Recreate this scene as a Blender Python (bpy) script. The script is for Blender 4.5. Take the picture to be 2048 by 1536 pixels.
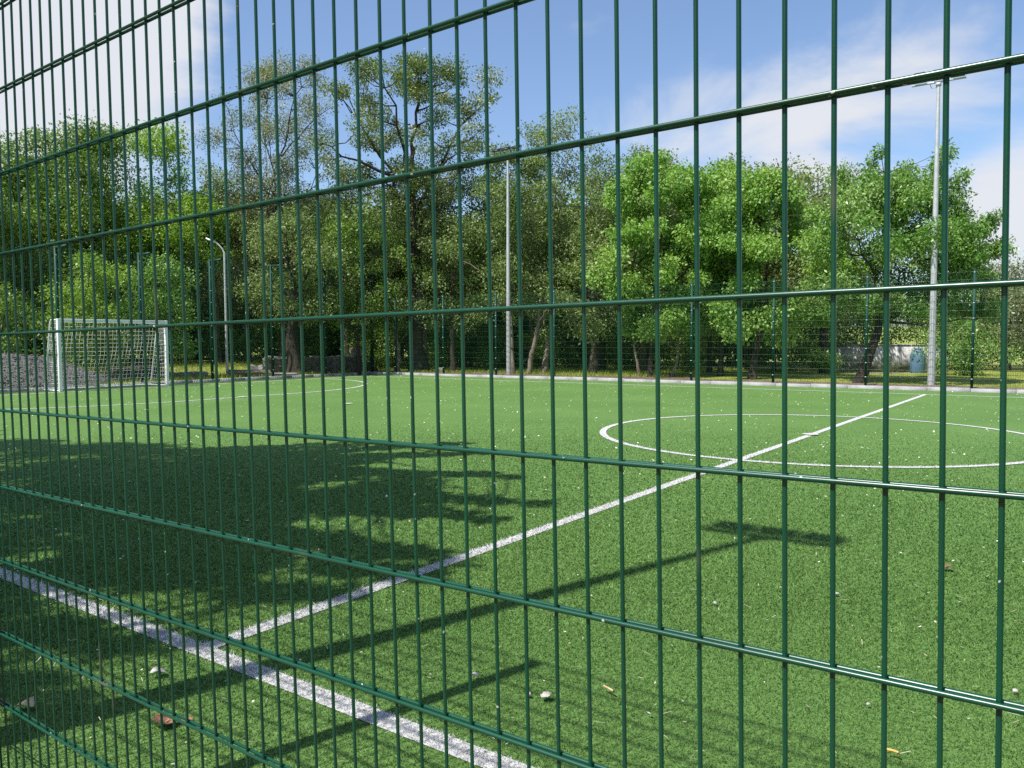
import bpy, math, random
import numpy as np
from mathutils import Matrix, Vector

for _o in list(bpy.data.objects):
    bpy.data.objects.remove(_o, do_unlink=True)
S = bpy.context.scene
COL = S.collection
R = math.radians

# ---------------------------------------------------------------- camera
cam_d = bpy.data.cameras.new('camera')
cam_d.sensor_width = 36.0
cam_d.lens = 27.984
cam_d.clip_start = 0.02
cam_d.clip_end = 2000
cam = bpy.data.objects.new('camera', cam_d)
COL.objects.link(cam)
RT = Vector((0.81133, 0.58457, -0.00417))
UP = Vector((-0.02879, 0.04707, 0.99848))
FW = Vector((-0.58388, 0.80997, -0.05502))
cm = Matrix((RT, UP, -FW)).transposed().to_4x4()
cm.translation = (0, 0, 1.377)
cam.matrix_world = cm
S.camera = cam

# ---------------------------------------------------------------- sun, sky, exposure
SUN_EL, SUN_AZ = R(57.0), R(196.1)          # azimuth clockwise from +Y
to_sun = Vector((math.sin(SUN_AZ) * math.cos(SUN_EL), math.cos(SUN_AZ) * math.cos(SUN_EL), math.sin(SUN_EL)))
sun_d = bpy.data.lights.new('sun', 'SUN')
sun_d.energy = 4.8
sun_d.angle = R(0.53)
sun_d.color = (1.0, 0.95, 0.87)
sun = bpy.data.objects.new('sun', sun_d)
COL.objects.link(sun)
sun.rotation_mode = 'QUATERNION'
sun.rotation_quaternion = (-to_sun).to_track_quat('-Z', 'Y')
sun.location = (-4, -12, 22)

world = bpy.data.worlds.new('World')
S.world = world
world.use_nodes = True
wn, wl = world.node_tree.nodes, world.node_tree.links
wn.clear()


def N(nodes, t, **kw):
    n = nodes.new(t)
    for k, v in kw.items():
        setattr(n, k, v)
    return n


w_out = N(wn, 'ShaderNodeOutputWorld')
w_bg = N(wn, 'ShaderNodeBackground')
w_bg.inputs[1].default_value = 0.112
w_sky = N(wn, 'ShaderNodeTexSky', sky_type='NISHITA', sun_disc=False, sun_elevation=SUN_EL, sun_rotation=SUN_AZ)
w_sky.air_density = 1.0
w_sky.dust_density = 1.2
w_sky.ozone_density = 1.6
w_tc = N(wn, 'ShaderNodeTexCoord')
# streaky fair-weather clouds in direction space
w_map = N(wn, 'ShaderNodeMapping')
w_map.inputs['Scale'].default_value = (1.0, 1.0, 2.4)
wl.new(w_tc.outputs['Generated'], w_map.inputs[0])
w_n1 = N(wn, 'ShaderNodeTexNoise')
w_n1.inputs['Scale'].default_value = 3.7
w_n1.inputs['Detail'].default_value = 9
w_n1.inputs['Roughness'].default_value = 0.56
w_n1.inputs['Distortion'].default_value = 0.35
wl.new(w_map.outputs[0], w_n1.inputs[0])
CLOUDS = [((-0.869, 0.39, 0.306), 0.972, 0.998, 0.50), ((-0.40, 0.885, 0.22), 0.97, 0.998, 0.22),
          ((-0.18, 0.958, 0.215), 0.982, 0.9995, 0.17), ((-0.02, 0.993, 0.105), 0.990, 0.9997, 0.40),
          ((-0.08, 0.936, 0.345), 0.98, 0.9995, 0.10), ((0.62, 0.76, 0.25), 0.95, 0.995, 0.22),
          ((0.7, -0.6, 0.4), 0.9, 0.99, 0.25), ((-0.8, -0.5, 0.35), 0.9, 0.99, 0.25), ((0.1, -0.2, 0.97), 0.9, 0.99, 0.2)]
acc = w_n1.outputs[0]
for d, lo, hi, amt in CLOUDS:
    v = Vector(d).normalized()
    dp = N(wn, 'ShaderNodeVectorMath', operation='DOT_PRODUCT')
    wl.new(w_tc.outputs['Generated'], dp.inputs[0])
    dp.inputs[1].default_value = v
    mr = N(wn, 'ShaderNodeMapRange', interpolation_type='SMOOTHSTEP')
    mr.inputs[1].default_value = lo
    mr.inputs[2].default_value = hi
    mr.inputs[3].default_value = 0
    mr.inputs[4].default_value = amt
    wl.new(dp.outputs['Value'], mr.inputs[0])
    ad = N(wn, 'ShaderNodeMath', operation='ADD')
    wl.new(acc, ad.inputs[0])
    wl.new(mr.outputs[0], ad.inputs[1])
    acc = ad.outputs[0]
w_cov = N(wn, 'ShaderNodeMapRange', interpolation_type='SMOOTHSTEP')
w_cov.inputs[1].default_value = 0.67
w_cov.inputs[2].default_value = 0.97
w_cov.inputs[3].default_value = 0.03
w_cov.inputs[4].default_value = 0.97
wl.new(acc, w_cov.inputs[0])
# sky tint a little paler and bluer, as an ordinary camera sees it
w_tint = N(wn, 'ShaderNodeMix', data_type='RGBA', blend_type='MULTIPLY')
w_tint.inputs['Factor'].default_value = 1.0
w_tint.inputs['B'].default_value = (0.97, 1.06, 1.17, 1)
wl.new(w_sky.outputs[0], w_tint.inputs['A'])
w_mix = N(wn, 'ShaderNodeMix', data_type='RGBA')
w_mix.inputs['B'].default_value = (5.0, 5.15, 5.5, 1)
wl.new(w_cov.outputs[0], w_mix.inputs['Factor'])
wl.new(w_tint.outputs['Result'], w_mix.inputs['A'])
wl.new(w_mix.outputs['Result'], w_bg.inputs[0])
wl.new(w_bg.outputs[0], w_out.inputs[0])

S.view_settings.view_transform = 'Standard'
S.view_settings.look = 'None'
S.view_settings.exposure = 0.5
S.view_settings.gamma = 1.0
S.view_settings.use_curve_mapping = False
S.render.engine = 'CYCLES'
S.cycles.max_bounces = 6
S.cycles.diffuse_bounces = 3
S.cycles.transmission_bounces = 4
S.cycles.use_denoising = False

# ---------------------------------------------------------------- helpers
rng = np.random.default_rng(7)
random.seed(7)


def tag(o, label=None, cat=None, group=None, kind=None):
    if label:
        o['label'] = label
    if cat:
        o['category'] = cat
    if group:
        o['group'] = group
    if kind:
        o['kind'] = kind
    return o


def link(name, data, parent=None, loc=None):
    o = bpy.data.objects.new(name, data)
    COL.objects.link(o)
    if parent is not None:
        o.parent = parent
    if loc is not None:
        o.location = loc
    return o


def empty(name, loc=(0, 0, 0), rz=0.0):
    o = bpy.data.objects.new(name, None)
    COL.objects.link(o)
    o.empty_display_size = 0.2
    o.location = loc
    o.rotation_euler = (0, 0, rz)
    return o


def np_mesh(name, V, F, mat=None, smooth=False, attr=None):
    """V (n,3); F (m,k) all faces with the same corner count."""
    V = np.asarray(V, np.float32)
    F = np.asarray(F, np.int32)
    me = bpy.data.meshes.new(name)
    n, k = F.shape
    me.vertices.add(len(V))
    me.vertices.foreach_set('co', V.ravel())
    me.loops.add(n * k)
    me.loops.foreach_set('vertex_index', F.ravel())
    me.polygons.add(n)
    me.polygons.foreach_set('loop_start', np.arange(0, n * k, k, dtype=np.int32))
    me.polygons.foreach_set('loop_total', np.full(n, k, np.int32))
    if smooth:
        me.polygons.foreach_set('use_smooth', np.ones(n, bool))
    if attr is not None:
        a = me.attributes.new('tint', 'FLOAT', 'FACE')
        a.data.foreach_set('value', np.asarray(attr, np.float32))
    me.update(calc_edges=True)
    if mat:
        me.materials.append(mat)
    return me


class MB:
    """collects quads into one mesh"""

    def __init__(self):
        self.V, self.F, self.n = [], [], 0

    def add(self, V, F):
        V = np.asarray(V, float)
        F = np.asarray(F, int)
        self.V.append(V)
        self.F.append(F + self.n)
        self.n += len(V)

    def box(self, lo, hi):
        x0, y0, z0 = lo
        x1, y1, z1 = hi
        V = [(x0, y0, z0), (x1, y0, z0), (x1, y1, z0), (x0, y1, z0), (x0, y0, z1), (x1, y0, z1), (x1, y1, z1), (x0, y1, z1)]
        self.add(V, [(0, 3, 2, 1), (4, 5, 6, 7), (0, 1, 5, 4), (1, 2, 6, 5), (2, 3, 7, 6), (3, 0, 4, 7)])

    def tube(self, pts, rad, seg=8, caps=True):
        P = np.asarray(pts, float)
        n = len(P)
        rad = np.full(n, rad, float) if np.isscalar(rad) else np.asarray(rad, float)
        T = np.gradient(P, axis=0)
        T /= np.linalg.norm(T, axis=1)[:, None] + 1e-12
        ref = np.array([0, 0, 1.0]) if abs(T[0][2]) < 0.9 else np.array([1.0, 0, 0])
        U = np.cross(T, ref)
        U /= np.linalg.norm(U, axis=1)[:, None] + 1e-12
        W = np.cross(T, U)
        a = np.linspace(0, 2 * np.pi, seg, endpoint=False)
        ring = (np.cos(a)[None, :, None] * U[:, None, :] + np.sin(a)[None, :, None] * W[:, None, :]) * rad[:, None, None]
        V = (P[:, None, :] + ring).reshape(-1, 3)
        i = np.arange(n - 1)[:, None] * seg
        j = np.arange(seg)[None, :]
        j2 = (j + 1) % seg
        F = np.stack([i + j, i + j2, i + seg + j2, i + seg + j], -1).reshape(-1, 4)
        self.add(V, F)
        if caps:
            for e, k in ((0, 0), (n - 1, (n - 1) * seg)):
                c = np.vstack([V[k:k + seg], P[e][None]])
                m = seg
                Fc = [(q, (q + 1) % m, m, m) for q in range(m)]
                # triangles written as quads through the centre, two corners at a time
                Fq = [(q, (q + 1) % m, (q + 2) % m, m) for q in range(0, m - 1, 2)] if m % 2 == 0 else None
                if Fq:
                    self.add(c, Fq)

    def mesh(self, name, mat, smooth=False):
        return np_mesh(name, np.vstack(self.V), np.vstack(self.F), mat, smooth)

    def obj(self, name, mat, parent=None, smooth=False, loc=None):
        return link(name, self.mesh(name, mat, smooth), parent, loc)


def bevel(o, w, seg=2):
    m = o.modifiers.new('bevel', 'BEVEL')
    m.width = w
    m.segments = seg
    m.limit_method = 'ANGLE'
    return o


# ---------------------------------------------------------------- materials
def new_mat(name):
    m = bpy.data.materials.new(name)
    m.use_nodes = True
    nt = m.node_tree
    nt.nodes.clear()
    out = nt.nodes.new('ShaderNodeOutputMaterial')
    b = nt.nodes.new('ShaderNodeBsdfPrincipled')
    nt.links.new(b.outputs[0], out.inputs[0])
    return m, nt.nodes, nt.links, b, out


def ramp(nodes, stops, interp='LINEAR'):
    r = nodes.new('ShaderNodeValToRGB')
    r.color_ramp.interpolation = interp
    e = r.color_ramp.elements
    e[0].position, e[0].color = stops[0][0], (*stops[0][1], 1)
    e[1].position, e[1].color = stops[-1][0], (*stops[-1][1], 1)
    for p, c in stops[1:-1]:
        x = e.new(p)
        x.color = (*c, 1)
    return r


def noise(nodes, links, scale, detail=4, rough=0.55, coord='Object', vec=None, stretch=None):
    tc = nodes.new('ShaderNodeTexCoord')
    src = tc.outputs[coord] if vec is None else vec
    if stretch:
        mp = nodes.new('ShaderNodeMapping')
        mp.inputs['Scale'].default_value = stretch
        links.new(src, mp.inputs[0])
        src = mp.outputs[0]
    n = nodes.new('ShaderNodeTexNoise')
    n.inputs['Scale'].default_value = scale
    n.inputs['Detail'].default_value = detail
    n.inputs['Roughness'].default_value = rough
    links.new(src, n.inputs['Vector'])
    return n


def world_pos(nodes):
    return nodes.new('ShaderNodeNewGeometry').outputs['Position']


def mix_col(nodes, links, fac, a, b, blend='MIX'):
    m = nodes.new('ShaderNodeMix')
    m.data_type = 'RGBA'
    m.blend_type = blend
    for key, v in (('Factor', fac), ('A', a), ('B', b)):
        if isinstance(v, (int, float)):
            m.inputs[key].default_value = v
        elif isinstance(v, tuple):
            m.inputs[key].default_value = (*v, 1)
        else:
            links.new(v, m.inputs[key])
    return m.outputs['Result']


def simple(name, stops, scale=6, rough=0.7, bump=0.0, bscale=40, metallic=0.0, spec=0.5, detail=5, stretch=None, use_world=True):
    m, nd, ln, b, out = new_mat(name)
    vec = world_pos(nd) if use_world else None
    n = noise(nd, ln, scale, detail, 0.6, vec=vec, stretch=stretch)
    r = ramp(nd, stops)
    ln.new(n.outputs[0], r.inputs[0])
    ln.new(r.outputs[0], b.inputs['Base Color'])
    b.inputs['Roughness'].default_value = rough
    b.inputs['Metallic'].default_value = metallic
    b.inputs['Specular IOR Level'].default_value = spec
    if bump:
        n2 = noise(nd, ln, bscale, 4, 0.6, vec=vec, stretch=stretch)
        bp = nd.new('ShaderNodeBump')
        bp.inputs['Strength'].default_value = bump
        bp.inputs['Distance'].default_value = 0.02
        ln.new(n2.outputs[0], bp.inputs['Height'])
        ln.new(bp.outputs[0], b.inputs['Normal'])
    return m


def paint_wire(name, base, light, specks=True, rough=0.32):
    """plastic coated wire with small chips and dull scuffs"""
    m, nd, ln, b, out = new_mat(name)
    pos = world_pos(nd)
    n1 = noise(nd, ln, 3.0, 4, 0.6, vec=pos)
    r1 = ramp(nd, [(0.3, base), (0.7, light)])
    ln.new(n1.outputs[0], r1.inputs[0])
    col = r1.outputs[0]
    if specks:
        n2 = noise(nd, ln, 90.0, 1, 0.4, vec=pos)
        r2 = ramp(nd, [(0.775, (0, 0, 0)), (0.80, (1, 1, 1))])
        ln.new(n2.outputs[0], r2.inputs[0])
        col = mix_col(nd, ln, r2.outputs[0], col, (0.45, 0.47, 0.42))
        n3 = noise(nd, ln, 7.0, 3, 0.5, vec=pos)
        r3 = ramp(nd, [(0.66, (0, 0, 0)), (0.76, (0.5, 0.5, 0.5))])
        ln.new(n3.outputs[0], r3.inputs[0])
        col = mix_col(nd, ln, r3.outputs[0], col, (0.12, 0.115, 0.09))
        n4 = noise(nd, ln, 260.0, 2, 0.5, vec=pos)
        bp = nd.new('ShaderNodeBump')
        bp.inputs['Strength'].default_value = 0.08
        bp.inputs['Distance'].default_value = 0.0006
        ln.new(n4.outputs[0], bp.inputs['Height'])
        ln.new(bp.outputs[0], b.inputs['Normal'])
    ln.new(col, b.inputs['Base Color'])
    b.inputs['Roughness'].default_value = rough
    b.inputs['Specular IOR Level'].default_value = 0.62
    return m


def leaf_mat(name, stops, trans=0.35, rough=0.42, spec=0.35):
    """per-leaf tint plus slow hue drift over the crown"""
    m, nd, ln, b, out = new_mat(name)
    at = nd.new('ShaderNodeAttribute')
    at.attribute_name = 'tint'
    oi = nd.new('ShaderNodeObjectInfo')
    n1 = noise(nd, ln, 0.55, 3, 0.5, vec=world_pos(nd))
    a = nd.new('ShaderNodeMath')
    a.operation = 'MULTIPLY_ADD'
    ln.new(n1.outputs[0], a.inputs[0])
    a.inputs[1].default_value = 0.55
    ln.new(at.outputs['Fac'], a.inputs[2])
    a2 = nd.new('ShaderNodeMath')
    a2.operation = 'ADD'
    ln.new(a.outputs[0], a2.inputs[0])
    a2.inputs[1].default_value = -0.275
    r = ramp(nd, stops)
    ln.new(a2.outputs[0], r.inputs[0])
    ln.new(r.outputs[0], b.inputs['Base Color'])
    b.inputs['Roughness'].default_value = rough
    b.inputs['Specular IOR Level'].default_value = spec
    t = nd.new('ShaderNodeBsdfTranslucent')
    tcol = mix_col(nd, ln, 1.0, r.outputs[0], (1.25, 1.35, 0.55), 'MULTIPLY')
    ln.new(tcol, t.inputs[0])
    mx = nd.new('ShaderNodeMixShader')
    mx.inputs[0].default_value = trans
    ln.new(b.outputs[0], mx.inputs[1])
    ln.new(t.outputs[0], mx.inputs[2])
    ln.new(mx.outputs[0], out.inputs[0])
    return m


M_WIRE = paint_wire('green_coated_wire', (0.002, 0.052, 0.027), (0.0035, 0.070, 0.037))
M_WIRE_FAR = paint_wire('green_coated_mesh', (0.003, 0.046, 0.028), (0.005, 0.06, 0.037), specks=False, rough=0.3)
M_POST = paint_wire('green_powder_coat', (0.003, 0.042, 0.029), (0.005, 0.056, 0.038), specks=False, rough=0.5)
M_POST.node_tree.nodes['Principled BSDF'].inputs['Specular IOR Level'].default_value = 0.25
M_GALV = simple('galvanised_steel', [(0.3, (0.42, 0.43, 0.44)), (0.7, (0.56, 0.57, 0.58))], 9, 0.5, 0.1, 60, metallic=0.35)
M_WHITE = simple('white_gloss_paint', [(0.3, (0.74, 0.76, 0.78)), (0.7, (0.82, 0.83, 0.84))], 4, 0.35)
M_NET = simple('white_net_cord', [(0.3, (0.60, 0.61, 0.59)), (0.7, (0.72, 0.72, 0.70))], 30, 0.8)
M_CONC = simple('kerb_concrete', [(0.25, (0.24, 0.24, 0.24)), (0.55, (0.33, 0.33, 0.34)), (0.8, (0.42, 0.42, 0.42))], 5, 0.9, 0.5, 90)
M_SOIL = simple('bare_soil', [(0.25, (0.10, 0.062, 0.042)), (0.55, (0.19, 0.125, 0.09)), (0.8, (0.26, 0.19, 0.14))], 4, 0.95, 1.0, 25)
M_STONE = simple('shade_darkened_stone', [(0.25, (0.06, 0.05, 0.04)), (0.5, (0.12, 0.10, 0.085)), (0.8, (0.22, 0.20, 0.17))], 5, 0.95, 0.9, 30)  # stone colour darkened to carry the tree shade on the wall face
M_PALE = simple('weathered_concrete', [(0.25, (0.17, 0.16, 0.145)), (0.75, (0.32, 0.30, 0.275))], 5, 0.9, 0.6, 30)
M_GRAVEL = simple('grey_gravel', [(0.25, (0.07, 0.07, 0.07)), (0.5, (0.125, 0.125, 0.123)), (0.75, (0.20, 0.20, 0.195))], 70, 0.9, 1.0, 30, detail=8)
M_BARK = simple('dark_bark', [(0.3, (0.020, 0.015, 0.011)), (0.55, (0.045, 0.034, 0.026)), (0.8, (0.10, 0.08, 0.062))], 7, 0.95, 1.0, 22, stretch=(1, 1, 0.25))
M_BARK2 = simple('pale_bark', [(0.3, (0.10, 0.08, 0.06)), (0.55, (0.19, 0.155, 0.12)), (0.8, (0.33, 0.29, 0.24))], 7, 0.95, 1.0, 22, stretch=(1, 1, 0.3))
M_DARK = simple('dark_lamp_housing', [(0.3, (0.03, 0.03, 0.035)), (0.7, (0.05, 0.05, 0.055))], 5, 0.4)
M_LENS = simple('lamp_glass', [(0.3, (0.5, 0.5, 0.48)), (0.7, (0.6, 0.6, 0.58))], 5, 0.15)

L_MAPLE = leaf_mat('maple_leaves', [(0.0, (0.111, 0.237, 0.041)), (0.4, (0.190, 0.349, 0.065)), (0.75, (0.302, 0.462, 0.117)), (1.0, (0.365, 0.473, 0.151))], 0.36, 0.5)
L_PEAR = leaf_mat('narrow_leaves', [(0.0, (0.092, 0.202, 0.038)), (0.45, (0.154, 0.298, 0.061)), (1.0, (0.307, 0.432, 0.151))], 0.3, 0.36)
L_OLIVE = leaf_mat('olive_leaves', [(0.0, (0.091, 0.149, 0.045)), (0.4, (0.156, 0.229, 0.070)), (0.8, (0.247, 0.312, 0.119)), (1.0, (0.347, 0.374, 0.210))], 0.3, 0.5)
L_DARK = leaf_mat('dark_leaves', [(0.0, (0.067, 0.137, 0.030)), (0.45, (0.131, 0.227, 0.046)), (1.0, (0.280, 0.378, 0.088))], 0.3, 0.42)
L_ACACIA = leaf_mat('acacia_leaves', [(0.0, (0.072, 0.123, 0.029)), (0.5, (0.138, 0.196, 0.052)), (0.8, (0.232, 0.275, 0.109)), (0.9, (0.609, 0.594, 0.392)), (1.0, (0.620, 0.620, 0.620))], 0.28, 0.5)
L_LIME = leaf_mat('lime_leaves', [(0.0, (0.111, 0.227, 0.033)), (0.5, (0.214, 0.356, 0.051)), (1.0, (0.290, 0.406, 0.065))], 0.38, 0.42)
L_GREY = leaf_mat('greyish_leaves', [(0.0, (0.116, 0.143, 0.066)), (0.5, (0.190, 0.218, 0.108)), (0.85, (0.330, 0.336, 0.215)), (1.0, (0.620, 0.615, 0.525))], 0.28, 0.55)
M_LITTER = leaf_mat('fallen_petals', [(0.0, (0.30, 0.27, 0.14)), (0.4, (0.55, 0.53, 0.36)), (1.0, (0.82, 0.81, 0.72))], 0.1, 0.6)


def turf_mat(name, blades):
    m, nd, ln, b, out = new_mat(name)
    pos = world_pos(nd)
    n1 = noise(nd, ln, 0.5, 3, 0.5, vec=pos)
    big = ramp(nd, [(0.3, (0.090, 0.176, 0.047)), (0.7, (0.112, 0.208, 0.058))])
    ln.new(n1.outputs[0], big.inputs[0])
    if blades:
        at = nd.new('ShaderNodeAttribute')
        at.attribute_name = 'tint'
        tr = ramp(nd, [(0.0, (0.22, 0.32, 0.28)), (0.3, (0.66, 0.76, 0.66)), (0.75, (1.25, 1.22, 1.12)), (1.0, (2.3, 1.95, 1.9))])
        ln.new(at.outputs['Fac'], tr.inputs[0])
        col = mix_col(nd, ln, 1.0, big.outputs[0], tr.outputs[0], 'MULTIPLY')
    else:
        n2 = noise(nd, ln, 60, 6, 0.75, vec=pos)
        tr = ramp(nd, [(0.34, (0.36, 0.42, 0.36)), (0.5, (1.0, 1.0, 1.0)), (0.70, (1.6, 1.5, 1.3))])
        ln.new(n2.outputs[0], tr.inputs[0])
        col = mix_col(nd, ln, 1.0, big.outputs[0], tr.outputs[0], 'MULTIPLY')
        bp = nd.new('ShaderNodeBump')
        bp.inputs['Strength'].default_value = 0.6
        bp.inputs['Distance'].default_value = 0.01
        ln.new(n2.outputs[0], bp.inputs['Height'])
        ln.new(bp.outputs[0], b.inputs['Normal'])
    ln.new(col, b.inputs['Base Color'])
    b.inputs['Roughness'].default_value = 0.75
    b.inputs['Specular IOR Level'].default_value = 0.12
    if blades:
        t = nd.new('ShaderNodeBsdfTranslucent')
        ln.new(col, t.inputs[0])
        mx = nd.new('ShaderNodeMixShader')
        mx.inputs[0].default_value = 0.25
        ln.new(b.outputs[0], mx.inputs[1])
        ln.new(t.outputs[0], mx.inputs[2])
        ln.new(mx.outputs[0], out.inputs[0])
    return m


M_TURF = turf_mat('turf_carpet', False)
M_BLADE = turf_mat('turf_fibre', True)
M_LINE = simple('white_turf_carpet', [(0.3, (0.34, 0.34, 0.33)), (0.55, (0.58, 0.58, 0.57)), (0.75, (0.70, 0.70, 0.68))], 45, 0.7, 0.6, 120, detail=6)
M_LINEB = simple('white_turf_fibre', [(0.3, (0.66, 0.66, 0.66)), (0.7, (0.86, 0.86, 0.86))], 80, 0.6)

mg, nd, ln, b, out = new_mat('meadow_grass')
pos = world_pos(nd)
n1 = noise(nd, ln, 0.45, 5, 0.6, vec=pos)
r1 = ramp(nd, [(0.28, (0.20, 0.225, 0.045)), (0.5, (0.26, 0.315, 0.052)), (0.72, (0.31, 0.34, 0.075))])
ln.new(n1.outputs[0], r1.inputs[0])
n2 = noise(nd, ln, 26, 6, 0.7, vec=pos)
r2 = ramp(nd, [(0.3, (0.55, 0.55, 0.5)), (0.7, (1.35, 1.3, 1.2))])
ln.new(n2.outputs[0], r2.inputs[0])
ln.new(mix_col(nd, ln, 1.0, r1.outputs[0], r2.outputs[0], 'MULTIPLY'), b.inputs['Base Color'])
b.inputs['Roughness'].default_value = 0.9
bp = nd.new('ShaderNodeBump')
bp.inputs['Strength'].default_value = 0.8
bp.inputs['Distance'].default_value = 0.05
ln.new(n2.outputs[0], bp.inputs['Height'])
ln.new(bp.outputs[0], b.inputs['Normal'])
M_LAWN = mg

# ================================================================ LARGE STRUCTURE
X0, X1 = -24.05, 17.3        # turf extent along the fence
Y0, Y1 = 0.92, 23.40        # turf extent across
XM, YC = -3.173, 11.80      # halfway line, centre line
YN, YF = 2.01, 21.77        # touchlines
XG = -22.69                 # goal line
LW = 0.096


def height(x, y):
    """gentle bank behind the goal end and far off hills; flat around the pitch"""
    inside = (x > -24.2) & (x < 17.45) & (y < 23.55)
    h = np.where(inside, -0.05, 0.065)
    h = np.where((y < 0.95), -0.05, h)
    h = h + 0.36 / (1 + np.exp(-(-27.9 - x) * 2.2)) * (y > -40)
    d = np.sqrt((x + 3) ** 2 + (y - 12) ** 2)
    h = h + np.clip((d - 70) / 300, 0, 1) ** 1.5 * 6
    return h


xs = np.unique(np.concatenate([np.array([-24.21, -24.19, 17.44, 17.46]), np.linspace(-600, -60, 14), np.linspace(-60, 40, 101), np.linspace(40, 600, 14)]))
ys = np.unique(np.concatenate([np.array([0.94, 0.96, 23.54, 23.56]), np.linspace(-600, -30, 14), np.linspace(-30, 70, 51), np.linspace(70, 600, 14)]))
gx, gy = np.meshgrid(xs, ys, indexing='ij')
gz = height(gx, gy)
nx, ny = gx.shape
idx = np.arange(nx * ny).reshape(nx, ny)
GF = np.stack([idx[:-1, :-1], idx[1:, :-1], idx[1:, 1:], idx[:-1, 1:]], -1).reshape(-1, 4)
tag(link('meadow_ground', np_mesh('meadow_ground', np.stack([gx, gy, gz], -1).reshape(-1, 3), GF, M_LAWN, True)), kind='structure')


def sheet(name, x0, y0, x1, y1, z, mat):
    me = np_mesh(name, [(x0, y0, z), (x1, y0, z), (x1, y1, z), (x0, y1, z)], [(0, 1, 2, 3)], mat)
    return tag(link(name, me), kind='structure')


sheet('turf_pitch', X0, Y0, X1, Y1, 0.0, M_TURF)
# bare soil outside the far kerb: a ragged low sheet
sx = np.linspace(-21.5, 6, 111)
sw = 1.25 + 0.45 * np.sin(sx * 0.9) + 0.3 * np.sin(sx * 2.3 + 1) + rng.normal(0, .08, sx.size)
sw *= np.clip((sx + 22) / 3, 0.15, 1) * np.where(sx > -6, 0.55, 1)
rows = []
for t in np.linspace(0, 1, 7):
    rows.append(np.stack([sx, 23.61 + sw * t, 0.03 * (1 - t) ** 0.7 + 0.061 + (rng.random(sx.size) * .04 if 0 < t < 1 else np.zeros(sx.size))], -1))
SV = np.array(rows)
nr, nc = SV.shape[:2]
ii = np.arange(nr * nc).reshape(nr, nc)
tag(link('soil_strip', np_mesh('soil_strip', SV.reshape(-1, 3), np.stack([ii[:-1, :-1], ii[:-1, 1:], ii[1:, 1:], ii[1:, :-1]], -1).reshape(-1, 4), M_SOIL, True)), kind='structure')
sheet('outside_path', -30, -6, 18, 0.8, -0.012, M_SOIL)


# kerb stones around the pitch (each stone its own piece)
def kerb(name, p0, p1, w, h, step=1.0):
    root = empty(name, (p0[0], p0[1], 0))
    tag(root, kind='structure')
    d = Vector((p1[0] - p0[0], p1[1] - p0[1], 0))
    L = d.length
    d.normalize()
    n = int(round(L / step))
    stp = L / n
    m = MB()
    m.box((0.008, 0, -0.1), (stp - 0.008, w, h))
    me = m.mesh('kerb_stone', M_CONC)
    for i in range(n):
        o = link('kerb_stone', me, root)
        o.location = (d.x * stp * i, d.y * stp * i, random.uniform(-.012, .008))
        o.rotation_euler = (0, 0, math.atan2(d.y, d.x) + random.uniform(-.003, .003))
    return root


kerb('far_kerb', (X0 - 0.2, Y1 + 0.003), (X1 + 0.2, Y1 + 0.003), 0.20, 0.095)
kerb('end_kerb', (X0 - 0.003, Y1 - 0.003), (X0 - 0.003, Y0), 0.20, 0.085) if False else kerb('end_kerb', (X0 - 0.003, Y0), (X0 - 0.003, Y1 - 0.003), 0.20, 0.085)
kerb('near_kerb', (X1 + 0.2, Y0 - 0.003), (X0 - 0.2, Y0 - 0.003), 0.10, 0.02)


# ---------------------------------------------------------------- pitch lines (flat strips, tufts added below)
def strip(name, pts, w, z=0.004):
    P = np.asarray(pts, float)
    T = np.gradient(P, axis=0)
    T /= np.linalg.norm(T, axis=1)[:, None]
    Nn = np.stack([-T[:, 1], T[:, 0]], -1)
    n = len(P)
    A = np.c_[P - Nn * w / 2, np.full(n, z)]
    B = np.c_[P + Nn * w / 2, np.full(n, z)]
    V = np.vstack([A, B])
    i = np.arange(n - 1)
    return V, np.stack([i, i + 1, n + i + 1, n + i], -1)


def line_pts(a, b, n=2):
    return np.stack([np.linspace(a[0], b[0], n), np.linspace(a[1], b[1], n)], -1)


ang = np.linspace(0, 2 * np.pi, 145)
circ = np.stack([XM + 3 * np.cos(ang), YC + 3 * np.sin(ang)], -1)
gp0, gp1 = 10.5, 13.65
a1 = np.linspace(-np.pi / 2, 0, 30)
pen = np.vstack([np.stack([XG + 5.85 * np.cos(a1), gp0 + 5.85 * np.sin(a1)], -1), np.stack([XG + 5.85 * np.cos(a1 + np.pi / 2), gp1 + 5.85 * np.sin(a1 + np.pi / 2)], -1)])
LINES = {
    'touchline': (line_pts((XG - LW / 2, YN), (16.4, YN), 40), .004),
    'far_touchline': (line_pts((XG - LW / 2, YF), (16.4, YF), 40), .004),
    'halfway_line': (line_pts((XM, YN + LW / 2), (XM, YF - LW / 2), 40), .004),
    'centre_circle': (circ, .007),
    'goal_line': (line_pts((XG, YN), (XG, YF), 30), .007),
    'penalty_area_line': (pen, .007),
}
LINE_V = {}
for nme, (pts, z) in LINES.items():
    V, F = strip(nme, pts, LW, z)
    LINE_V[nme] = [V, F]


def spot(x, y, r=0.11, z=0.016):
    a = np.linspace(0, 2 * np.pi, 16, endpoint=False)
    V = np.c_[x + r * np.cos(a), y + r * np.sin(a), np.full(16, z)]
    me = bpy.data.meshes.new('penalty_mark')
    me.from_pydata([tuple(v) for v in V], [], [tuple(range(16))])
    me.materials.append(M_LINE)
    return me


for nme, (x, y) in (('centre_mark', (XM, 11.72)), ('penalty_mark', (-13.03, 11.95)), ('penalty_mark', (XG + 5.85, 12.0))):
    tag(link(nme, spot(x, y)), kind='structure')


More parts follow.
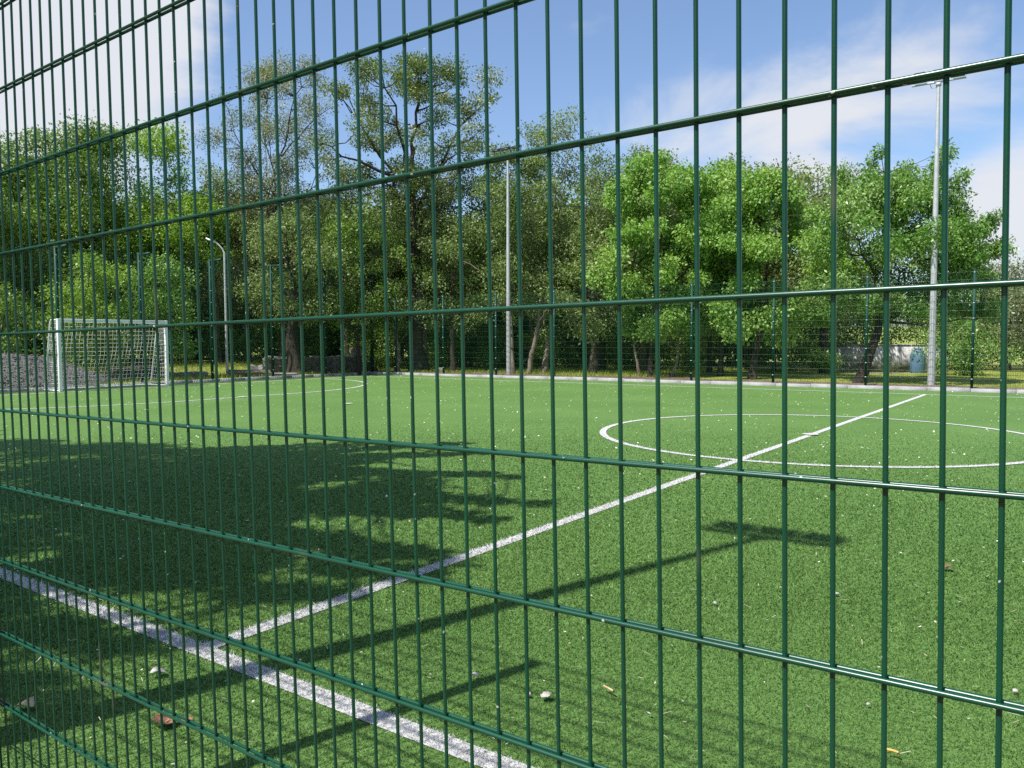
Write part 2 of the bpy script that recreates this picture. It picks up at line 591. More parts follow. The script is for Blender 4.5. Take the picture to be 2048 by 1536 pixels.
# ---------------------------------------------------------------- turf fibres, denser towards the near touchline
def blades(P, h, w, tint_lo=0.0, tint_hi=1.0, lean=0.75):
    n = len(P)
    a = rng.random(n) * 2 * np.pi
    la = rng.random(n) * 2 * np.pi
    lv = rng.random(n) * lean + 0.15
    hh = h * (0.6 + 0.7 * rng.random(n))
    dx = np.stack([np.cos(a), np.sin(a), 0 * a], -1) * (w * (0.7 + .6 * rng.random(n)))[:, None] / 2
    tip = np.stack([np.cos(la) * lv * hh, np.sin(la) * lv * hh, hh], -1)
    V = np.empty((n, 3, 3))
    V[:, 0] = P - dx
    V[:, 1] = P + dx
    V[:, 2] = P + tip
    F = np.arange(3 * n).reshape(n, 3)
    return V.reshape(-1, 3), F, tint_lo + (tint_hi - tint_lo) * rng.random(n)


def near_points(n, rmin, rmax, power):
    # spread over the ground in front of the fence, thinning with distance
    u = rng.random(n)
    r = (rmin ** (1 / power) + u * (rmax ** (1 / power) - rmin ** (1 / power))) ** power
    t = R(-80) + rng.random(n) * R(92)
    x, y = r * np.sin(t), r * np.cos(t)
    k = (y > Y0 + .01) & (y < 23)
    return x[k], y[k], r[k]


def on_line(x, y):
    """which pitch line a point lies on: 0 none, else index"""
    rag = rng.normal(0, 0.006, len(x))
    res = np.zeros(len(x), int)
    hw = LW / 2 + rag
    res[np.abs(y - YN) < hw] = 1
    res[(np.abs(x - XM) < hw) & (y > YN) & (y < YF) & (res == 0)] = 3
    rr = np.hypot(x - XM, y - YC)
    res[(np.abs(rr - 3) < hw) & (res == 0)] = 4
    return res


bx, by, br = near_points(1150000, 1.5, 16.0, 1.8)
kp = rng.random(len(bx)) > np.clip((br - 4.5) / 9.5, 0, 1) ** 0.8
bx, by, br = bx[kp], by[kp], br[kp]
ol = on_line(bx, by)
scale = np.clip(br / 3.4, 0.8, 2.2)
P = np.stack([bx, by, np.full_like(bx, 0.0)], -1)
k = ol == 0
V, F, tn = blades(P[k], 0.0105 * np.clip(scale[k], .85, 1.3), 0.0036 * scale[k], lean=1.6)
tag(link('turf_fibres', np_mesh('turf_fibres', V, F, M_BLADE, attr=tn)), kind='stuff')
for i, nme in ((1, 'touchline'), (3, 'halfway_line'), (4, 'centre_circle')):
    k = ol == i
    # white fibres belong to the line itself
    Vb, Fb, _ = blades(P[k] + np.array([0, 0, LINES[nme][1]]), 0.0105 * np.clip(scale[k], .85, 1.3), 0.0036 * scale[k], lean=1.6)
    LINE_V[nme] += [Vb, Fb]
for nme, dat in LINE_V.items():
    V, F = dat[0], dat[1]
    F3 = np.vstack([F[:, [0, 1, 2]], F[:, [0, 2, 3]]])
    if len(dat) > 2:
        F3 = np.vstack([F3, dat[3] + len(V)])
        V = np.vstack([V, dat[2]])
    me = np_mesh(nme, V, F3, M_LINE)
    tag(link(nme, me), kind='structure')

# long grass beyond the fences
n = 42000
gx = np.where(rng.random(n) < 0.72, rng.uniform(-23, 4, n), rng.uniform(-30, -24.4, n))
gy = np.where(gx > -24.3, 23.75 + rng.random(n) ** 1.3 * 11, rng.uniform(5, 26, n))
keep = ~((gx > -19) & (gx < 3) & (gy < 24.9 - 0.5 * rng.random(n)))
gx, gy = gx[keep], gy[keep]
P = np.stack([gx, gy, height(gx, gy) - .005], -1)
V, F, tn = blades(P, np.where(gx < -12, .14, .035), np.full(len(gx), .02), lean=1.2)
M_GRASS = leaf_mat('grass_blades', [(0.0, (0.16, 0.23, 0.032)), (0.5, (0.24, 0.31, 0.045)), (1.0, (0.32, 0.35, 0.085))], 0.3, 0.5)
tag(link('meadow_grass', np_mesh('meadow_grass', V, F, M_GRASS, attr=tn)), kind='stuff')


# ---------------------------------------------------------------- trees
def leaf_quads(C, rad, flat, n_each, size, droop, aspect, seed, outward=0.5, fill=0.45):
    """leaves round clump centres C (k,3) with radii rad (k,)"""
    g = np.random.default_rng(seed)
    k = len(C)
    N_ = (n_each * (rad / rad.mean()) ** 1.6).astype(int) + 4
    ci = np.repeat(np.arange(k), N_)
    n = len(ci)
    d = g.normal(size=(n, 3))
    d /= np.linalg.norm(d, axis=1)[:, None]
    rr = g.random(n) ** fill
    off = d * rr[:, None] * rad[ci][:, None]
    off[:, 2] *= flat
    # wispy sprays: some leaves stray past the clump
    stray = g.random(n) < 0.12
    off[stray] *= 1.35
    P = C[ci] + off
    # leaf axis: outward plus droop plus random
    ax = d * outward + g.normal(size=(n, 3)) * 0.6
    ax[:, 2] -= droop
    ax /= np.linalg.norm(ax, axis=1)[:, None]
    nn = g.normal(size=(n, 3)) + np.array([0, 0, 1.1])
    sd = np.cross(ax, nn)
    sd /= np.linalg.norm(sd, axis=1)[:, None] + 1e-9
    up = np.cross(sd, ax)
    s = size * (0.6 + 0.8 * g.random(n))
    tipv = ax * s[:, None]
    wid = sd * (s * aspect / 2)[:, None]
    fold = up * (s * 0.10)[:, None]
    V = np.empty((n, 4, 3))
    V[:, 0] = P
    V[:, 1] = P + tipv * 0.45 + wid + fold
    V[:, 2] = P + tipv
    V[:, 3] = P + tipv * 0.45 - wid + fold
    clump_t = g.normal(0, 0.13, k)
    tint = np.clip(0.5 + clump_t[ci] + g.normal(0, 0.2, n), 0, 1)
    return V.reshape(-1, 3), np.arange(4 * n).reshape(n, 4), tint


def crown_clumps(cx, cy, z0, z1, r, k, seed, shape='round', ragged=0.2):
    """clump centres filling an uneven crown; more of them towards its skin"""
    g = np.random.default_rng(seed)
    h = z1 - z0
    ph = g.random(4) * 6.28
    out = []
    while len(out) < k:
        t = g.random()
        if shape == 'round':
            prof = math.sqrt(max(0.0, 1 - (2 * t - 0.9) ** 2 / 1.25))
        elif shape == 'vase':
            prof = 0.35 + 0.75 * t if t < 0.75 else 0.92 * math.sqrt(max(0, 1 - ((t - 0.75) / 0.27) ** 2))
        elif shape == 'cone':
            prof = (0.55 + 0.6 * t / 0.3) if t < 0.3 else max(0.08, 1.12 * (1 - t) ** 0.75 + 0.06)
        elif shape == 'umbrella':
            prof = 0.25 + 0.95 * min(1, t * 1.6) if t < 0.8 else 1.1 * math.sqrt(max(0.0, 1 - ((t - 0.8) / 0.22) ** 2))
        else:
            prof = 1.0 - 0.3 * t
        a = g.random() * 6.28
        lob = 1 + ragged * (math.sin(2 * a + ph[0] + 3 * t) + 0.7 * math.sin(3 * a + ph[1] - 5 * t) + 0.6 * math.sin(5 * t * 3 + ph[2]))
        rr = g.random() ** 0.42 * prof * r * lob
        out.append((cx + rr * math.cos(a), cy + rr * math.sin(a), z0 + h * t))
    return np.array(out)


def limbs(base, C, trunk_pts, seed, r0, twig=0.018, nprim=6):
    """tapered limbs from the trunk to the clump centres"""
    g = np.random.default_rng(seed)
    m = MB()
    T = np.asarray(trunk_pts, float)
    # primaries: far apart clumps
    idx = [int(np.argmax(C[:, 2]))]
    for _ in range(min(nprim, len(C)) - 1):
        dmin = np.min(np.linalg.norm(C[:, None] - C[idx][None], axis=2), axis=1)
        idx.append(int(np.argmax(dmin)))
    prim = []

    def curve(a, b, ra, rb, n=7, sag=0.12):
        a, b = np.asarray(a), np.asarray(b)
        t = np.linspace(0, 1, n)[:, None]
        d = b - a
        L = np.linalg.norm(d)
        mid = a + d * 0.45 + np.array([0, 0, -sag * L * 0.4]) + g.normal(0, 0.07 * L, 3)
        P = (1 - t) ** 2 * a + 2 * t * (1 - t) * mid + t * t * b
        P[1:-1] += g.normal(0, 0.018 * L, (n - 2, 3))
        m.tube(P, ra + (rb - ra) * t[:, 0] ** 0.8, 6, caps=False)
        return P

    for i in idx:
        tz = 0.35 + 0.6 * g.random()
        j = min(len(T) - 1, int(tz * (len(T) - 1)) + 1)
        a = T[j] if C[i][2] > T[j][2] else T[max(1, len(T) // 2)]
        prim.append((curve(a, C[i], r0 * (0.44 - 0.2 * tz), twig * 0.9, 9), r0 * (0.44 - .2 * tz)))
    for i in range(len(C)):
        if i in idx:
            continue
        best = None
        for P, ra in prim:
            for q in range(2, len(P) - 1):
                d = np.linalg.norm(P[q] - C[i]) + max(0, P[q][2] - C[i][2] + 0.2) * 1.5
                if best is None or d < best[0]:
                    best = (d, P[q], ra * (1 - q / len(P)) * 0.6 + twig * 0.7)
        curve(best[1], C[i], min(best[2], twig * 2.6), twig * 0.45, 6)
    return m


def tree(name, label, cat, loc, clumps, rad, leaf, mat, bark, trunk, group=None, n_each=120, flat=0.75, droop=0.25, aspect=0.55,
         size=0.12, seed=1, nprim=6, twig=0.018, trunk_r=0.15, fill=0.45):
    """trunk: list of (x,y,z) world points; everything stored relative to the tree's foot"""
    T = np.asarray(trunk, float)
    base = T[0].copy()
    root = empty(name, tuple(base))
    tag(root, label, cat, group)
    C = clumps - base
    T = T - base
    t = np.linspace(0, 1, len(T))
    # finer, slightly crooked trunk line
    g = np.random.default_rng(seed + 11)
    tt = np.linspace(0, 1, 3 * (len(T) - 1) + 1)
    TT = np.stack([np.interp(tt, t, T[:, i]) for i in range(3)], -1)
    TT[1:-1, :2] += g.normal(0, trunk_r * 0.12, (len(TT) - 2, 2))
    m = MB()
    rr = trunk_r * (1 - 0.86 * tt ** 1.2)
    rr[0] *= 1.45
    rr[1] *= 1.08
    m.tube(TT - np.array([0, 0, 0.0]), rr, 10, caps=False)
    m.obj('trunk', bark, root, True)
    limbs(base, C, TT, seed + 5, trunk_r, twig, nprim).obj('branches', bark, root, True)
    V, F, tn = leaf_quads(C, rad, flat, n_each, size, droop, aspect, seed + 9, fill=fill)
    link('crown', np_mesh('crown', V, F, mat, attr=tn), root)
    return root


def radii(k, lo, hi, seed):
    return np.random.default_rng(seed).uniform(lo, hi, k)


def std_tree(name, label, x, y, ztop, zbot, r, mat, shape='round', k=46, rad=(0.45, 0.85), n_each=260, size=0.13, bark=None, seed=1, cat='tree',
             base=None, trunk_r=0.16, group=None, flat=0.75, droop=0.25, aspect=0.55, nprim=6, twig=0.018, ragged=0.2, fill=0.45, lean=(0, 0)):
    gz0 = float(height(np.array([x]), np.array([y]))[0])
    bx_, by_ = base if base else (x, y)
    C = crown_clumps(x, y, zbot + rad[0] * .7, ztop - rad[0] * .6, max(0.2, r - rad[0] * .5), k, seed, shape, ragged)
    tz = zbot + (ztop - zbot) * 0.55
    tr = [(bx_, by_, gz0 - 0.05), (bx_ + (x - bx_) * .35 + lean[0], by_ + (y - by_) * .35 + lean[1], gz0 + (zbot - gz0) * .7 + .2),
          (x, y, zbot + (ztop - zbot) * .25), (x, y, tz)]
    return tree(name, label, cat, (x, y, gz0), C, radii(k, *rad, seed + 3), None, mat, bark or M_BARK, tr, group, n_each, flat, droop, aspect, size, seed,
                nprim, twig, trunk_r, fill)


G_LEFT = 'trees beyond the goal end'
G_BACK = 'trees beyond the far touchline fence'
# --- left mass behind the goal
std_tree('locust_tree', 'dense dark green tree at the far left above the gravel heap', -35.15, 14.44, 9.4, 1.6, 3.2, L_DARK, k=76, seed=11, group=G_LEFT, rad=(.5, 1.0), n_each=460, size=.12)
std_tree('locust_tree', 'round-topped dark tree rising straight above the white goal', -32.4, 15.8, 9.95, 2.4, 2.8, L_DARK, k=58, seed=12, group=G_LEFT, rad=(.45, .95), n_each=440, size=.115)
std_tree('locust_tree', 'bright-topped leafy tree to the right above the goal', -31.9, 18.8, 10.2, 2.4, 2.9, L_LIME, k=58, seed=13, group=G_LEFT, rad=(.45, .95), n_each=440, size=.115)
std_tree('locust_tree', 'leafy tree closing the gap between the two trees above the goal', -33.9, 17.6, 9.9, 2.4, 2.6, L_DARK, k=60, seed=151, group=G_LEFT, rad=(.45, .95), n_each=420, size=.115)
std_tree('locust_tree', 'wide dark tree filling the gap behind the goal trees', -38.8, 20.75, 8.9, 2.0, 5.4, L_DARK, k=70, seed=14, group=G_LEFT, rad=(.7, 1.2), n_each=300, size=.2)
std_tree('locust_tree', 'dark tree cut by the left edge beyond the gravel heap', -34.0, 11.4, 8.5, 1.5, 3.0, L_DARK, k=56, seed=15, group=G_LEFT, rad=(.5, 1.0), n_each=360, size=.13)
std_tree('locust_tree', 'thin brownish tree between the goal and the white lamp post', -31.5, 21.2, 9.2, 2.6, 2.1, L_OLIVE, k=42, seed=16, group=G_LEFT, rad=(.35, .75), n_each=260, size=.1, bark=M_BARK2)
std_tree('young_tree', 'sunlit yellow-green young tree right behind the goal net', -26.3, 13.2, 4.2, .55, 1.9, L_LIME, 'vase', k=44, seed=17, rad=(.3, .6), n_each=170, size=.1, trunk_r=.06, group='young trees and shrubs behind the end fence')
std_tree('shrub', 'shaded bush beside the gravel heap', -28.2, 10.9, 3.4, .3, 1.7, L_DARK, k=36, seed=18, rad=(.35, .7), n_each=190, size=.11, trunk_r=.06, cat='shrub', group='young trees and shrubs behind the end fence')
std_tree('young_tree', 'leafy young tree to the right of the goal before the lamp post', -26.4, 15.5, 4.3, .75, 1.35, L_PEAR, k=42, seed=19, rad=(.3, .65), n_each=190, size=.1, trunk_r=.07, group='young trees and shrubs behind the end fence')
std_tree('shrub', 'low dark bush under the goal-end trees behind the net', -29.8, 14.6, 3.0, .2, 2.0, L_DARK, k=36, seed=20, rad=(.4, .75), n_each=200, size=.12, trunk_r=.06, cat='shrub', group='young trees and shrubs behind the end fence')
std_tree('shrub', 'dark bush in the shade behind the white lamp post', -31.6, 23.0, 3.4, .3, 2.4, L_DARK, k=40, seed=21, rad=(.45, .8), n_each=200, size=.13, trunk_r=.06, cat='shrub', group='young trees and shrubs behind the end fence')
# --- tall wispy tree, acacia, and their lower companions at the corner
std_tree('wispy_tree', 'tall sparse tree with thin upright twigs against the sky', -29.1, 22.9, 13.5, 4.6, 3.1, L_GREY, 'vase', k=175, seed=31, rad=(.32, .72), n_each=230, size=.085, bark=M_BARK, twig=.012, nprim=12, aspect=.5, group=G_LEFT, ragged=.3)
std_tree('broadleaf_tree', 'mid-height tree with a thick leaning trunk before the ruined wall', -25.2, 20.4, 6.5, 1.9, 1.95, L_OLIVE, k=60, seed=32, rad=(.35, .75), n_each=210, size=.1, base=(-25.35, 20.55), trunk_r=.30, lean=(-.12, -.05), group=G_LEFT)
ACX, ACY = -23.05, 24.85
Cac = crown_clumps(ACX, ACY, 4.6, 12.75, 3.05, 128, 33, 'umbrella', .24)
Cac = np.vstack([Cac, crown_clumps(ACX + .3, ACY, 11.0, 13.0, .9, 9, 34, 'round', .2)])
tree('acacia_tree', 'tall flowering acacia with dark crooked limbs at the pitch corner', 'tree', None, Cac, radii(len(Cac), .35, .75, 35), None, L_ACACIA, M_BARK,
     [(-22.8, 24.95, -.05), (-22.85, 24.9, 1.6), (-22.7, 24.9, 3.2), (-23.0, 24.85, 5.2), (-23.1, 24.85, 7.4), (-22.9, 24.9, 9.4)], G_BACK, 370, .6, .1, .5, .10, 36, 11, .020, .38, .5)
std_tree('broadleaf_tree', 'leafy tree hiding the foot of the wispy tree left of the acacia', -24.1, 22.7, 6.6, 1.2, 2.2, L_DARK, k=56, seed=37, rad=(.35, .7), n_each=200, size=.1, group=G_BACK, trunk_r=.1)
std_tree('broadleaf_tree', 'low olive tree right of the acacia trunk', -21.0, 25.0, 6.3, 1.5, 1.9, L_OLIVE, k=46, seed=38, rad=(.35, .7), n_each=200, size=.1, group=G_BACK, trunk_r=.12)
std_tree('broadleaf_tree', 'leafy tree filling the gap between the wispy tree and the acacia', -27.6, 25.3, 9.4, 3.0, 2.3, L_OLIVE, k=60, seed=131, rad=(.4, .8), n_each=240, size=.1, bark=M_BARK2, group=G_LEFT)
std_tree('broadleaf_tree', 'grey-green tree left of the wispy tree behind the street lamp', -31.0, 22.4, 8.2, 2.4, 2.2, L_GREY, k=56, seed=132, rad=(.4, .8), n_each=230, size=.1, bark=M_BARK2, group=G_LEFT)
std_tree('broadleaf_tree', 'olive tree behind the acacia crown on its right', -22.2, 28.4, 8.8, 2.6, 2.3, L_OLIVE, k=58, seed=133, rad=(.4, .8), n_each=240, size=.105, bark=M_BARK2, group=G_BACK)
std_tree('broadleaf_tree', 'dark tree low behind the acacia trunk', -25.6, 28.0, 7.0, 1.4, 2.2, L_DARK, k=56, seed=134, rad=(.4, .8), n_each=240, size=.11, group=G_BACK)
# --- middle
std_tree('broadleaf_tree', 'olive-brown tree behind and left of the middle floodlight pole', -20.8, 30.4, 9.3, 2.4, 2.2, L_OLIVE, k=58, seed=135, rad=(.4, .8), n_each=240, size=.105, bark=M_BARK2, group=G_BACK)
std_tree('broadleaf_tree', 'rounded olive tree left behind the leftmost maple', -15.2, 30.6, 9.4, 2.2, 2.4, L_OLIVE, k=62, seed=136, rad=(.4, .8), n_each=250, size=.105, bark=M_BARK2, group=G_BACK)
std_tree('broadleaf_tree', 'olive tree right of the thin-topped tree', -15.9, 27.6, 8.1, 1.8, 1.7, L_OLIVE, k=48, seed=137, rad=(.35, .7), n_each=230, size=.1, bark=M_BARK2, group=G_BACK)
std_tree('broadleaf_tree', 'olive-brown tree behind the middle floodlight pole', -18.5, 25.5, 8.9, 1.9, 1.9, L_OLIVE, k=64, seed=41, rad=(.35, .7), n_each=280, size=.1, base=(-18.1, 25.15), bark=M_BARK2, trunk_r=.1, group=G_BACK)
std_tree('wispy_tree', 'thin-topped tree just right of the middle floodlight pole', -17.6, 27.9, 10.5, 2.4, 2.1, L_OLIVE, 'vase', k=62, seed=42, rad=(.3, .65), n_each=240, size=.09, bark=M_BARK2, group=G_BACK, twig=.012, base=(-17.1, 25.85), trunk_r=.11)
std_tree('broadleaf_tree', 'olive-green tree between the middle pole and the bright maples', -16.6, 29.5, 9.3, 1.9, 2.6, L_OLIVE, k=60, seed=43, rad=(.4, .8), n_each=220, size=.11, group=G_BACK)
std_tree('broadleaf_tree', 'dim tree standing low behind the middle fence bays', -15.2, 26.6, 5.6, 1.2, 2.0, L_OLIVE, k=46, seed=44, rad=(.35, .7), n_each=190, size=.1, group=G_BACK, trunk_r=.09)
# --- bright maples
std_tree('maple_tree', 'bright green maple, leftmost of the sunlit maples', -12.2, 25.5, 7.8, 1.35, 2.3, L_MAPLE, 'round', k=84, seed=51, rad=(.32, .65), n_each=430, size=.098, aspect=.75, droop=.6, base=(-12.35, 25.4), trunk_r=.09, group=G_BACK)
std_tree('maple_tree', 'maple set back between the two nearest bright maples', -11.6, 28.9, 7.9, 1.3, 2.0, L_MAPLE, k=54, seed=52, rad=(.35, .7), n_each=430, size=.098, aspect=.75, droop=.5, trunk_r=.1, group=G_BACK)
std_tree('maple_tree', 'bright green maple in the middle with low hanging boughs', -8.6, 26.3, 6.9, 1.3, 2.45, L_MAPLE, k=78, seed=53, rad=(.32, .65), n_each=430, size=.098, aspect=.75, droop=.6, base=(-8.8, 25.55), trunk_r=.12, group=G_BACK)
std_tree('feathery_tree', 'wide olive tree with feathery top behind the maples', -11.8, 34.0, 9.0, 2.6, 4.2, L_OLIVE, k=96, seed=54, rad=(.5, .95), n_each=380, size=.12, group=G_BACK)
std_tree('feathery_tree', 'olive tree peeping between the maples and the pear tree', -8.2, 31.9, 7.95, 2.0, 2.2, L_OLIVE, k=52, seed=55, rad=(.4, .8), n_each=210, size=.12, group=G_BACK)
std_tree('maple_tree', 'bright maple filling the space before the feathery olive tree', -10.5, 27.2, 7.3, 1.6, 1.9, L_MAPLE, k=64, seed=152, rad=(.32, .65), n_each=400, size=.098, aspect=.75, droop=.6, trunk_r=.09, group=G_BACK)
# --- pear tree on the right: upright shoots and arms reaching right
Cp = crown_clumps(-4.75, 25.6, 2.0, 6.1, 2.3, 80, 61, 'round', .15)
gp = np.random.default_rng(62)
for (x, y, z0_, z1_) in ((-5.35, 26.0, 5.2, 6.95), (-6.3, 26.0, 5.0, 6.5), (-3.75, 26.2, 5.2, 6.75), (-4.6, 26.2, 5.0, 6.4), (-3.25, 26.2, 4.6, 6.0)):
    for t in np.linspace(0, 1, 7):
        Cp = np.vstack([Cp, [[x + gp.normal(0, .09) + .1 * t, y + gp.normal(0, .1), z0_ + (z1_ - z0_) * t]]])
for (x0_, z0_, x1_, z1_) in ((-3.3, 4.1, -2.15, 4.75), (-3.2, 3.6, -2.0, 3.95), (-3.3, 3.0, -2.3, 3.1), (-3.3, 2.3, -2.1, 2.1)):
    for t in np.linspace(0, 1, 8):
        Cp = np.vstack([Cp, [[x0_ + (x1_ - x0_) * t, 26.2 + .3 * t + gp.normal(0, .1), z0_ + (z1_ - z0_) * t + gp.normal(0, .08)]]])
rp = np.concatenate([radii(80, .35, .62, 63), gp.uniform(.22, .38, len(Cp) - 80)])
tree('pear_tree', 'bright narrow-leaved tree beside the right floodlight pole with upright shoots', 'tree', None, Cp, rp, None, L_PEAR, M_BARK,
     [(-5.45, 25.25, -.05), (-5.25, 25.35, .8), (-5.0, 25.7, 1.9), (-4.9, 26.0, 3.2), (-4.8, 26.1, 4.6)], G_BACK, 420, .85, .35, .42, .105, 64, 9, .010, .17, .5)
std_tree('shrub', 'low green bush beside the blue barrel at the whitewashed wall', -3.5, 32.2, 2.1, .05, 1.2, L_PEAR, k=34, seed=65, rad=(.25, .5), n_each=150, size=.09, trunk_r=.05, cat='shrub', group='bushes beyond the lawn on the right')
std_tree('blossom_tree', 'pale whitish tree at the far right edge beyond the fence', -3.0, 42.0, 4.7, .5, 2.6, L_GREY, k=50, seed=66, rad=(.4, .8), n_each=190, size=.13, bark=M_BARK2, group='bushes beyond the lawn on the right')
std_tree('blossom_tree', 'greyish tree cut by the right edge of the picture', -.6, 36.2, 3.9, .2, 2.2, L_GREY, k=50, seed=67, rad=(.35, .75), n_each=200, size=.11, bark=M_BARK2, group='bushes beyond the lawn on the right')
std_tree('broadleaf_tree', 'dark green tree right of the pear tree behind the mesh fence', -2.6, 38.3, 3.6, .2, 2.1, L_OLIVE, k=46, seed=68, rad=(.4, .75), n_each=200, size=.12, group='bushes beyond the lawn on the right')
std_tree('shrub', 'small weedy bush left of the whitewashed wall', -8.1, 31.3, 1.0, .0, .8, L_PEAR, k=20, seed=69, rad=(.2, .35), n_each=110, size=.08, trunk_r=.04, cat='shrub', group='bushes beyond the lawn on the right')

# background wood: individual dim trees further back, copies of a few crowns
BACK = []


def back_tree(x, y, h, r, seed, label, mat=L_DARK, proto=None):
    if proto is None:
        o = std_tree('backing_tree', label, x, y, h, .4, r, mat, k=48, seed=seed, rad=(.6, 1.1), n_each=420, size=.16, trunk_r=.16, group='trees of the dim wood behind')
        BACK.append(o)
        return o
    c = proto.copy()
    COL.objects.link(c)
    c.location = (x, y, float(height(np.array([x]), np.array([y]))[0]) - .05)
    c.rotation_euler = (0, 0, seed * 1.7)
    s = h / 6.0
    c.scale = (s, s, s)
    c['label'] = label
    for ch in proto.children:
        q = ch.copy()
        COL.objects.link(q)
        q.parent = c
    return c


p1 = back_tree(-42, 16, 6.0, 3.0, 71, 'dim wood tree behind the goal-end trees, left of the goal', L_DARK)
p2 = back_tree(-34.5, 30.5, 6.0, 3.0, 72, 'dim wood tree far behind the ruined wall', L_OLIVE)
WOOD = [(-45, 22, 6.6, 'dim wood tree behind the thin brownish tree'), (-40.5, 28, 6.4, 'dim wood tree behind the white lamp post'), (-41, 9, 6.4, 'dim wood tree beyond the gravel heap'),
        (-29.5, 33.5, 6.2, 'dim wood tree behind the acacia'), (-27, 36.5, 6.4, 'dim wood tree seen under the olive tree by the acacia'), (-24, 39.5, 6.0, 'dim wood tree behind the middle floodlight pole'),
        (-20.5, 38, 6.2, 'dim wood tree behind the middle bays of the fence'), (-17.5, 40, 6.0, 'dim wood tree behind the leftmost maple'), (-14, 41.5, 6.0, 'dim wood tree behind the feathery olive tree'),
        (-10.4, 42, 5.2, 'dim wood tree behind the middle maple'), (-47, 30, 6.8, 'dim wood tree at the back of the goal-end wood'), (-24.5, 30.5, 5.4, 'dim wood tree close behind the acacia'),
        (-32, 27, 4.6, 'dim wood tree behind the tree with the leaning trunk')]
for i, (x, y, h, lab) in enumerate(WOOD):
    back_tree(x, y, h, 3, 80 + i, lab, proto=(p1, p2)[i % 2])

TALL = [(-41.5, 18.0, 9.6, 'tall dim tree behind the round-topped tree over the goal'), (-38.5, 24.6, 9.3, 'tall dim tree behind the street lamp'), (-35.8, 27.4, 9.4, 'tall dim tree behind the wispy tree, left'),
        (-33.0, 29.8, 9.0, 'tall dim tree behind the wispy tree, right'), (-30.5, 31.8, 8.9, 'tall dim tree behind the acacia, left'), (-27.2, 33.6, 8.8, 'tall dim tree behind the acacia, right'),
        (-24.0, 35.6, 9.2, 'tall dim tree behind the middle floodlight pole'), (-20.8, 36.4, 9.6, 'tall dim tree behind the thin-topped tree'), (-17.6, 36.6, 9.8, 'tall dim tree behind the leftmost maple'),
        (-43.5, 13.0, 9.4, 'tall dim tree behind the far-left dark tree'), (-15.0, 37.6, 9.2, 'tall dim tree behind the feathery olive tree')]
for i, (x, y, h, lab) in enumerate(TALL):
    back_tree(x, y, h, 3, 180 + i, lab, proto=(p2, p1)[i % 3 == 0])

# undergrowth shrubs closing the view under the canopies
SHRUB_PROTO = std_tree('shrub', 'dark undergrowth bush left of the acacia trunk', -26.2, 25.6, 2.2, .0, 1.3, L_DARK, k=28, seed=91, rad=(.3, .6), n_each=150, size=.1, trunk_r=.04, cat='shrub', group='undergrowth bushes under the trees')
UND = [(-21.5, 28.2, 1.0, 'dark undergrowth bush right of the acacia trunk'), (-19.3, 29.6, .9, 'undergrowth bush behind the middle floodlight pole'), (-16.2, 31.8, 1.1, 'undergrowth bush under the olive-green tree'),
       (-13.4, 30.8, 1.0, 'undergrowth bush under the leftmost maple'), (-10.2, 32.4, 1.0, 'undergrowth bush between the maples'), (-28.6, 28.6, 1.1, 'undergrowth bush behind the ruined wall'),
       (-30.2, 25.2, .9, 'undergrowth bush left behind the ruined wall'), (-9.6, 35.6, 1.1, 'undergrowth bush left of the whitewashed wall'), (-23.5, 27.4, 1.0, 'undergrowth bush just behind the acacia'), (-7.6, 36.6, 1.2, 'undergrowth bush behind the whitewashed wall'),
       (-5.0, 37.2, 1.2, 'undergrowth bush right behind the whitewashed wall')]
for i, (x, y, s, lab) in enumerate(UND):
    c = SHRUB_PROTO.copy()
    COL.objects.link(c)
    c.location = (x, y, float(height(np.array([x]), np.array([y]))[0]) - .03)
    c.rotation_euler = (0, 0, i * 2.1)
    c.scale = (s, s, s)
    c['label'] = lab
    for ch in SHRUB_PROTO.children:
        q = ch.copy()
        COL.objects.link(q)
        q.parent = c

# slim trunks seen through the far fence
def slim(label, pts, r, bark, seed):
    P = np.asarray(pts, float)
    root = empty('sapling', tuple(P[0]))
    tag(root, label, 'tree', 'slim trunks behind the far fence')
    Q = P - P[0]
    m = MB()
    t = np.linspace(0, 1, 9)
    tt = np.linspace(0, 1, len(Q))
    TT = np.stack([np.interp(t, tt, Q[:, i]) for i in range(3)], -1)
    TT[1:-1, :2] += np.random.default_rng(seed).normal(0, r * .35, (7, 2))
    m.tube(TT, r * (1.25 - .6 * t), 8, caps=False)
    m.obj('trunk', bark, root, True)
    C = crown_clumps(TT[-1][0], TT[-1][1], TT[-1][2] - .9, TT[-1][2] + .8, .9, 12, seed, 'round', .2)
    limbs(None, C, TT, seed, r, .012, 4).obj('branches', bark, root, True)
    V, F, tn = leaf_quads(C, radii(12, .25, .5, seed), .7, 110, .1, .3, .6, seed)
    link('crown', np_mesh('crown', V, F, L_MAPLE if P[0][0] > -14 else L_OLIVE, attr=tn), root)


